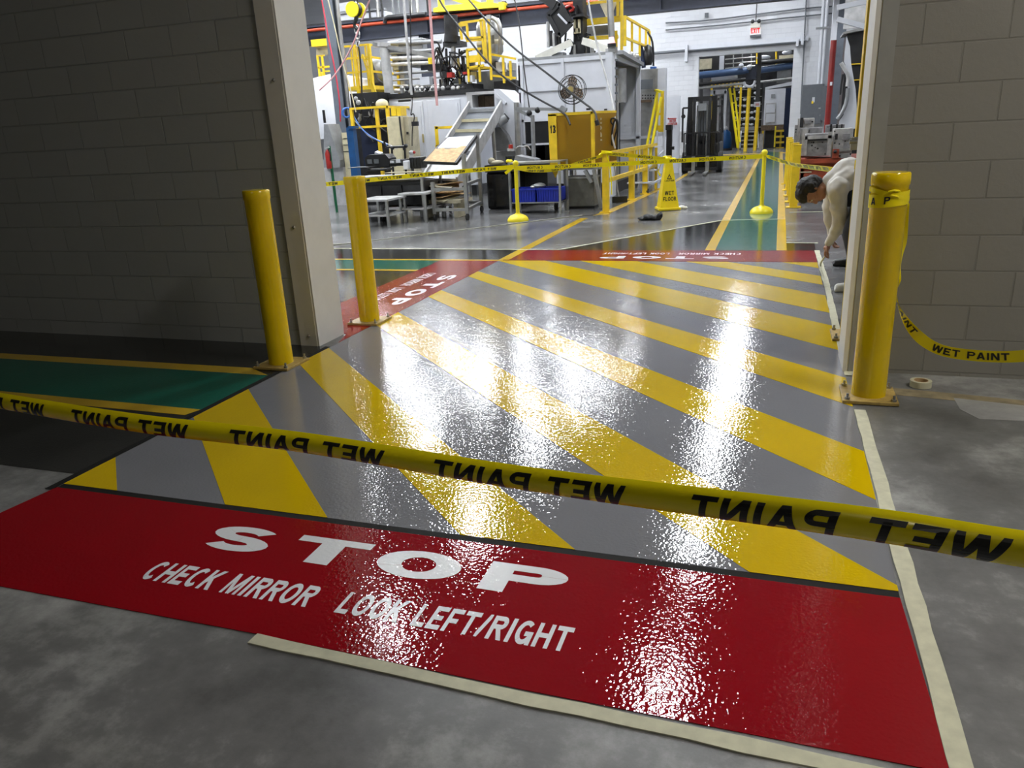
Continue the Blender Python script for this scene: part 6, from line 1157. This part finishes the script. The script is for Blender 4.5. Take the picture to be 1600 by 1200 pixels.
prt(t, 'panel', 'black', lambda m: m.pb(1085, 70, 1245, 112, 47, .2)); prt(t, 'tan_panel', 'beige', lambda m: m.pb(1092, 92, 1112, 108, 46.6, .1)); prt(t, 'tan_panel', 'beige', lambda m: m.pb(1217, 86, 1240, 97, 46.6, .1)); prt(t, 'white_post', 'white_metal', lambda m: m.pb(1124, 85, 1131, 110, 46, .2))
for v in (93, 100, 107): prt(t, 'rail', 'steel', lambda m: m.cyl(P(1133, v, 46), P(1180, v - 4, 46), .04, n=6))
for u in (1146, 1160, 1174): prt(t, 'rail_post', 'steel', lambda m: m.cyl(P(u, 108, 46), P(u, 84, 46), .04, n=6))
for u in (1183, 1213): prt(t, 'yellow_post', 'yellow', lambda m: m.cyl(P(u, 100, 46), P(u, 78, 46), .06, n=6))
prt(t, 'support_column', 'dark_steel', lambda m: m.bb(P(1095, 100, 46.9).x, P(1095, 100, 46.9).x + .15, 46.9, 47.05, 0, P(1095, 108, 46.9).z).bb(P(1238, 100, 46.9).x, P(1238, 100, 46.9).x + .15, 46.9, 47.05, 0, P(1238, 108, 46.9).z)); prt(t, 'pendant_lamp', 'white_metal', lambda m: m.sph(P(1193, 90, 45), (.35, .2, .12)).sph(P(1230, 82, 45), (.25, .2, .12)))
t = thing('yellow_walkway', 'yellow railed walkway above the dark rack far away', 'platform', (P(1150, 132, 43).x, 43, 0))
for u in (1112, 1158): prt(t, 'column', 'yellow', lambda m: m.bb(P(u, 136, 43).x - .05, P(u, 136, 43).x + .05, 42.95, 43.05, 0, P(u, 136, 43).z))
for u in range(1112, 1160, 6): prt(t, 'post', 'yellow', lambda m: m.cyl(P(u, 136, 43), P(u, 125, 43), .04, n=6))
prt(t, 'rail', 'yellow', lambda m: m.cyl(P(1110, 128, 43), P(1160, 124, 43), .04, n=6)); prt(t, 'rail', 'yellow', lambda m: m.cyl(P(1110, 136, 43), P(1160, 132, 43), .05, n=6))
struct(MB().bb(-12, 8, 48, 48.3, 0, 8.8).build('wall_rear', 'backdrop_dark'))

# ================================================================== PERSON
def chain(mb, pts):
    """tapered limb through (point, radius) joints, each joint a ball"""
    pts = [(Vector(p_), r_) for p_, r_ in pts]
    for p_, r_ in pts: mb.sph(p_, r_, 14, 9)
    for (a, ra), (b, rb) in zip(pts, pts[1:]): mb.cyl(a, b, ra, rb, 14)
    return mb
def fuse(o, vox, sm=3, f=.5):
    r_ = o.modifiers.new('remesh', 'REMESH'); r_.mode = 'VOXEL'; r_.voxel_size = vox; r_.use_smooth_shade = True
    s_ = o.modifiers.new('smooth', 'SMOOTH'); s_.iterations = sm; s_.factor = f; return o
hip = Vector((.86, 7.86, .86)); chest = Vector((.62, 7.80, .935)); sh = Vector((.50, 7.76, .88)); neck = Vector((.435, 7.74, .865)); head = Vector((.315, 7.70, .84))
shN, shF = sh + Vector((.02, -.19, -.02)), sh + Vector((-.0, .19, -.02))
elN, wrN = Vector((.565, 7.62, .56)), Vector((.50, 7.80, .345)); hd = Vector((.475, 7.83, .265))
elF, wrF = Vector((.49, 8.02, .64)), Vector((.53, 8.1, .38))
hN, hF = hip + Vector((-.05, -.11, -.03)), hip + Vector((0, .11, -.03))
knN, anN = Vector((.66, 7.42, .48)), Vector((.74, 7.22, .10)); knF, anF = Vector((.68, 8.20, .48)), Vector((.80, 8.50, .10))
t = thing('person', 'person in pale sweatshirt bent over, reaching down to the floor edge', 'person', (.65, 7.8, 0))
mb = MB()
chain(mb, [(hip, .14), (chest, .14), (sh, .10), (neck, .06), (neck + Vector((-.03, 0, -.01)), .055)])
for a, b, c_ in ((shN, elN, wrN), (shF, elF, wrF)): chain(mb, [(sh, .08), (a, .06), (b, .043), (c_, .028)])
for a, b, c_ in ((hN, knN, anN), (hF, knF, anF)): chain(mb, [(a, .09), (b, .06), (c_, .04)])
for a, s_ in ((anN, 1), (anF, 1)): chain(mb, [(a + Vector((.03, 0, -.04)), .04), (a + Vector((-.15, 0, -.06)), .035)])
# head: crown points left and slightly down, face turned to the floor
up_ = Vector((-.96, -.06, -.10)).normalized(); fc = Vector((-.16, -.28, -.95)); fc = (fc - up_ * fc.dot(up_)).normalized(); sd = up_.cross(fc)
def hp(a, b, c_): return head + up_ * a + fc * b + sd * c_
def hs(c_, r_): mb.sph(hp(*c_), r_, 14, 9)
hs((.035, -.018, 0), .092); hs((.03, .03, 0), .078); hs((-.03, .045, 0), .062); hs((-.075, .06, 0), .038); hs((-.055, .02, .03), .045); hs((-.055, .02, -.03), .045)
hs((.012, .102, 0), .013); hs((-.01, .112, 0), .015); hs((-.022, .116, 0), .0165); hs((-.024, .106, .012), .011); hs((-.024, .106, -.012), .011)   # nose
hs((-.055, .097, 0), .014); hs((-.055, .094, .014), .011); hs((-.055, .094, -.014), .011); hs((-.068, .093, 0), .012)   # lips
hs((.03, .092, .03), .016); hs((.03, .092, -.03), .016); hs((-.01, .075, .043), .022); hs((-.01, .075, -.043), .022)   # brows, cheeks
for s_ in (-1, 1):
    for a, b in ((.02, -.005), (.008, .0), (-.008, .002), (-.022, .006), (.022, -.018), (.005, -.02)): mb.sph(hp(a, b, s_ * .088), (.012), 8, 6)
chain(mb, [(neck, .058), (hp(-.07, -.01, 0), .055)])
# hands: palm, four curled fingers, thumb
def hand(w0, h0, sgn):
    d = (h0 - w0).normalized(); sd_ = Vector((0, 1, 0)); sd_ = (sd_ - d * sd_.dot(d)).normalized(); pn = d.cross(sd_)
    chain(mb, [(w0, .027), (w0 + d * .03, .026)])
    for k, (off, L_) in enumerate(((-.030, .070), (-.010, .080), (.010, .075), (.030, .058))):
        a = w0 + d * .025 + sd_ * off * .6; b = w0 + d * .095 + sd_ * off; mb.cyl(a, b, .014, .011, 10); mb.sph(b, .0115, 10, 7)
        c1 = b + (d * .9 + pn * .35 * sgn).normalized() * L_ * .45; c2 = c1 + (d * .5 + pn * .85 * sgn).normalized() * L_ * .3; c3 = c2 + (d * .1 + pn * sgn).normalized() * L_ * .25
        chain(mb, [(b, .0105), (c1, .0095), (c2, .0088), (c3, .0075)])
    mb.sph(w0 + d * .06, (.032, .034, .026), 12, 8)
    th = w0 + d * .035 - sd_ * .028; t1 = th - sd_ * .026 + d * .03 + pn * .012 * sgn; t2 = t1 + d * .032 + pn * .022 * sgn + sd_ * .008; chain(mb, [(th, .015), (t1, .012), (t2, .009)])
hand(wrN, hd, 1); hand(wrF, wrF + Vector((.02, .02, -.09)), 1)
fuse(mb.build('body', 'skin', t), .0055, 2)
# hair
mb = MB(); hq = lambda c_, r_: mb.sph(hp(*c_), r_, 14, 9)
hq((.045, -.028, 0), .101); hq((.075, .02, 0), .082); hq((.0, -.055, 0), .085); hq((.085, .055, .01), .055); hq((.08, .06, -.02), .05); hq((.02, -.02, .05), .062); hq((.02, -.02, -.05), .062); hq((-.035, -.06, 0), .06)
o = fuse(mb.build('hair', 'hair', t), .008, 1); tx = bpy.data.textures.new('strands', 'CLOUDS'); tx.noise_scale = .02; d_ = o.modifiers.new('strands', 'DISPLACE'); d_.texture = tx; d_.strength = .016
for s_ in (-1, 1):
    e = hp(.018, .098, s_ * .03); MB().sph(e, .0105, 10, 7).build('eye', 'shoe_white', t); MB().sph(e + fc * .007, .0055, 8, 6).build('iris', 'hair', t); MB().bar(hp(.036, .106, s_ * .016), hp(.034, .100, s_ * .046), .007, .005).build('eyebrow', 'hair', t)
# sweatshirt
mb = MB()
chain(mb, [(hip + Vector((-.10, 0, .02)), .155), (chest + Vector((0, 0, .005)), .165), (sh + Vector((.02, 0, .0)), .13), (neck + Vector((.012, 0, .0)), .068)])
for s_ in (-1, 1): chain(mb, [(hip + Vector((-.1, s_ * .08, 0)), .12), (chest + Vector((0, s_ * .10, -.01)), .12), (sh + Vector((.02, s_ * .12, -.01)), .095)])
chain(mb, [(chest + Vector((0, 0, -.08)), .12), (hip + Vector((-.1, 0, -.07)), .11)])
for a, b, c_ in ((shN, elN, wrN), (shF, elF, wrF)): chain(mb, [(a, .085), (a.lerp(b, .5), .068), (b, .06), (b.lerp(c_, .5), .05), (b.lerp(c_, .88), .036), (b.lerp(c_, .92), .034)])
o = fuse(mb.build('sweatshirt', 'shirt', t), .010, 4); tx = bpy.data.textures.new('folds', 'MUSGRAVE' if 'MUSGRAVE' in bpy.types.Texture.bl_rna.properties['type'].enum_items else 'CLOUDS'); tx.noise_scale = .11; d_ = o.modifiers.new('folds', 'DISPLACE'); d_.texture = tx; d_.strength = .014; d_.mid_level = .5
# navy vest tail over hips, dark trousers
mb = MB(); chain(mb, [(hip + Vector((-.03, 0, .03)), .175), (hip + Vector((-.13, -.07, -.03)), .165), (hip + Vector((-.22, -.15, -.06)), .12)]); chain(mb, [(hip + Vector((-.06, -.10, -.02)), .13), (hip + Vector((-.10, -.12, -.16)), .075)]); chain(mb, [(hip + Vector((-.06, .10, -.02)), .12), (hip + Vector((-.10, .12, -.14)), .08)])
fuse(mb.build('vest', 'navy', t, 'dark navy garment hanging over the hips'), .012, 4)
mb = MB()
for a, b, c_ in ((hN, knN, anN), (hF, knF, anF)): chain(mb, [(a, .125), (a.lerp(b, .5), .105), (b, .085), (b.lerp(c_, .5), .076), (c_ + Vector((0, 0, .03)), .062)])
chain(mb, [(hip, .15), (hip + Vector((.02, 0, -.04)), .15)])
fuse(mb.build('trousers', 'trousers', t), .011, 4)
for a, mt_, lb in ((anN, 'shoe_white', 'white shoe'), (anF, 'black', 'black-looking far shoe')):
    mb = MB(); f0 = Vector((a.x, a.y, .0)); chain(mb, [(f0 + Vector((.05, 0, .05)), .048), (f0 + Vector((-.06, 0, .045)), .046), (f0 + Vector((-.17, 0, .035)), .038)]); chain(mb, [(f0 + Vector((.03, 0, .06)), .05), (f0 + Vector((.01, 0, .10)), .048)]); mb.box(f0 + Vector((-.06, 0, .016)), (.29, .085, .03))
    fuse(mb.build('shoe', mt_, t, lb), .009, 2)
tag(MB().tube([hd + Vector((0, .02, -.06)), hd + Vector((-.03, .12, -.14)), Vector((.47, 8.3, .03)), Vector((.475, 8.7, .008))], .008, 5, 1).build('peeled_tape', 'masking'), 'strip of masking tape being peeled up by the bent person', 'masking tape')
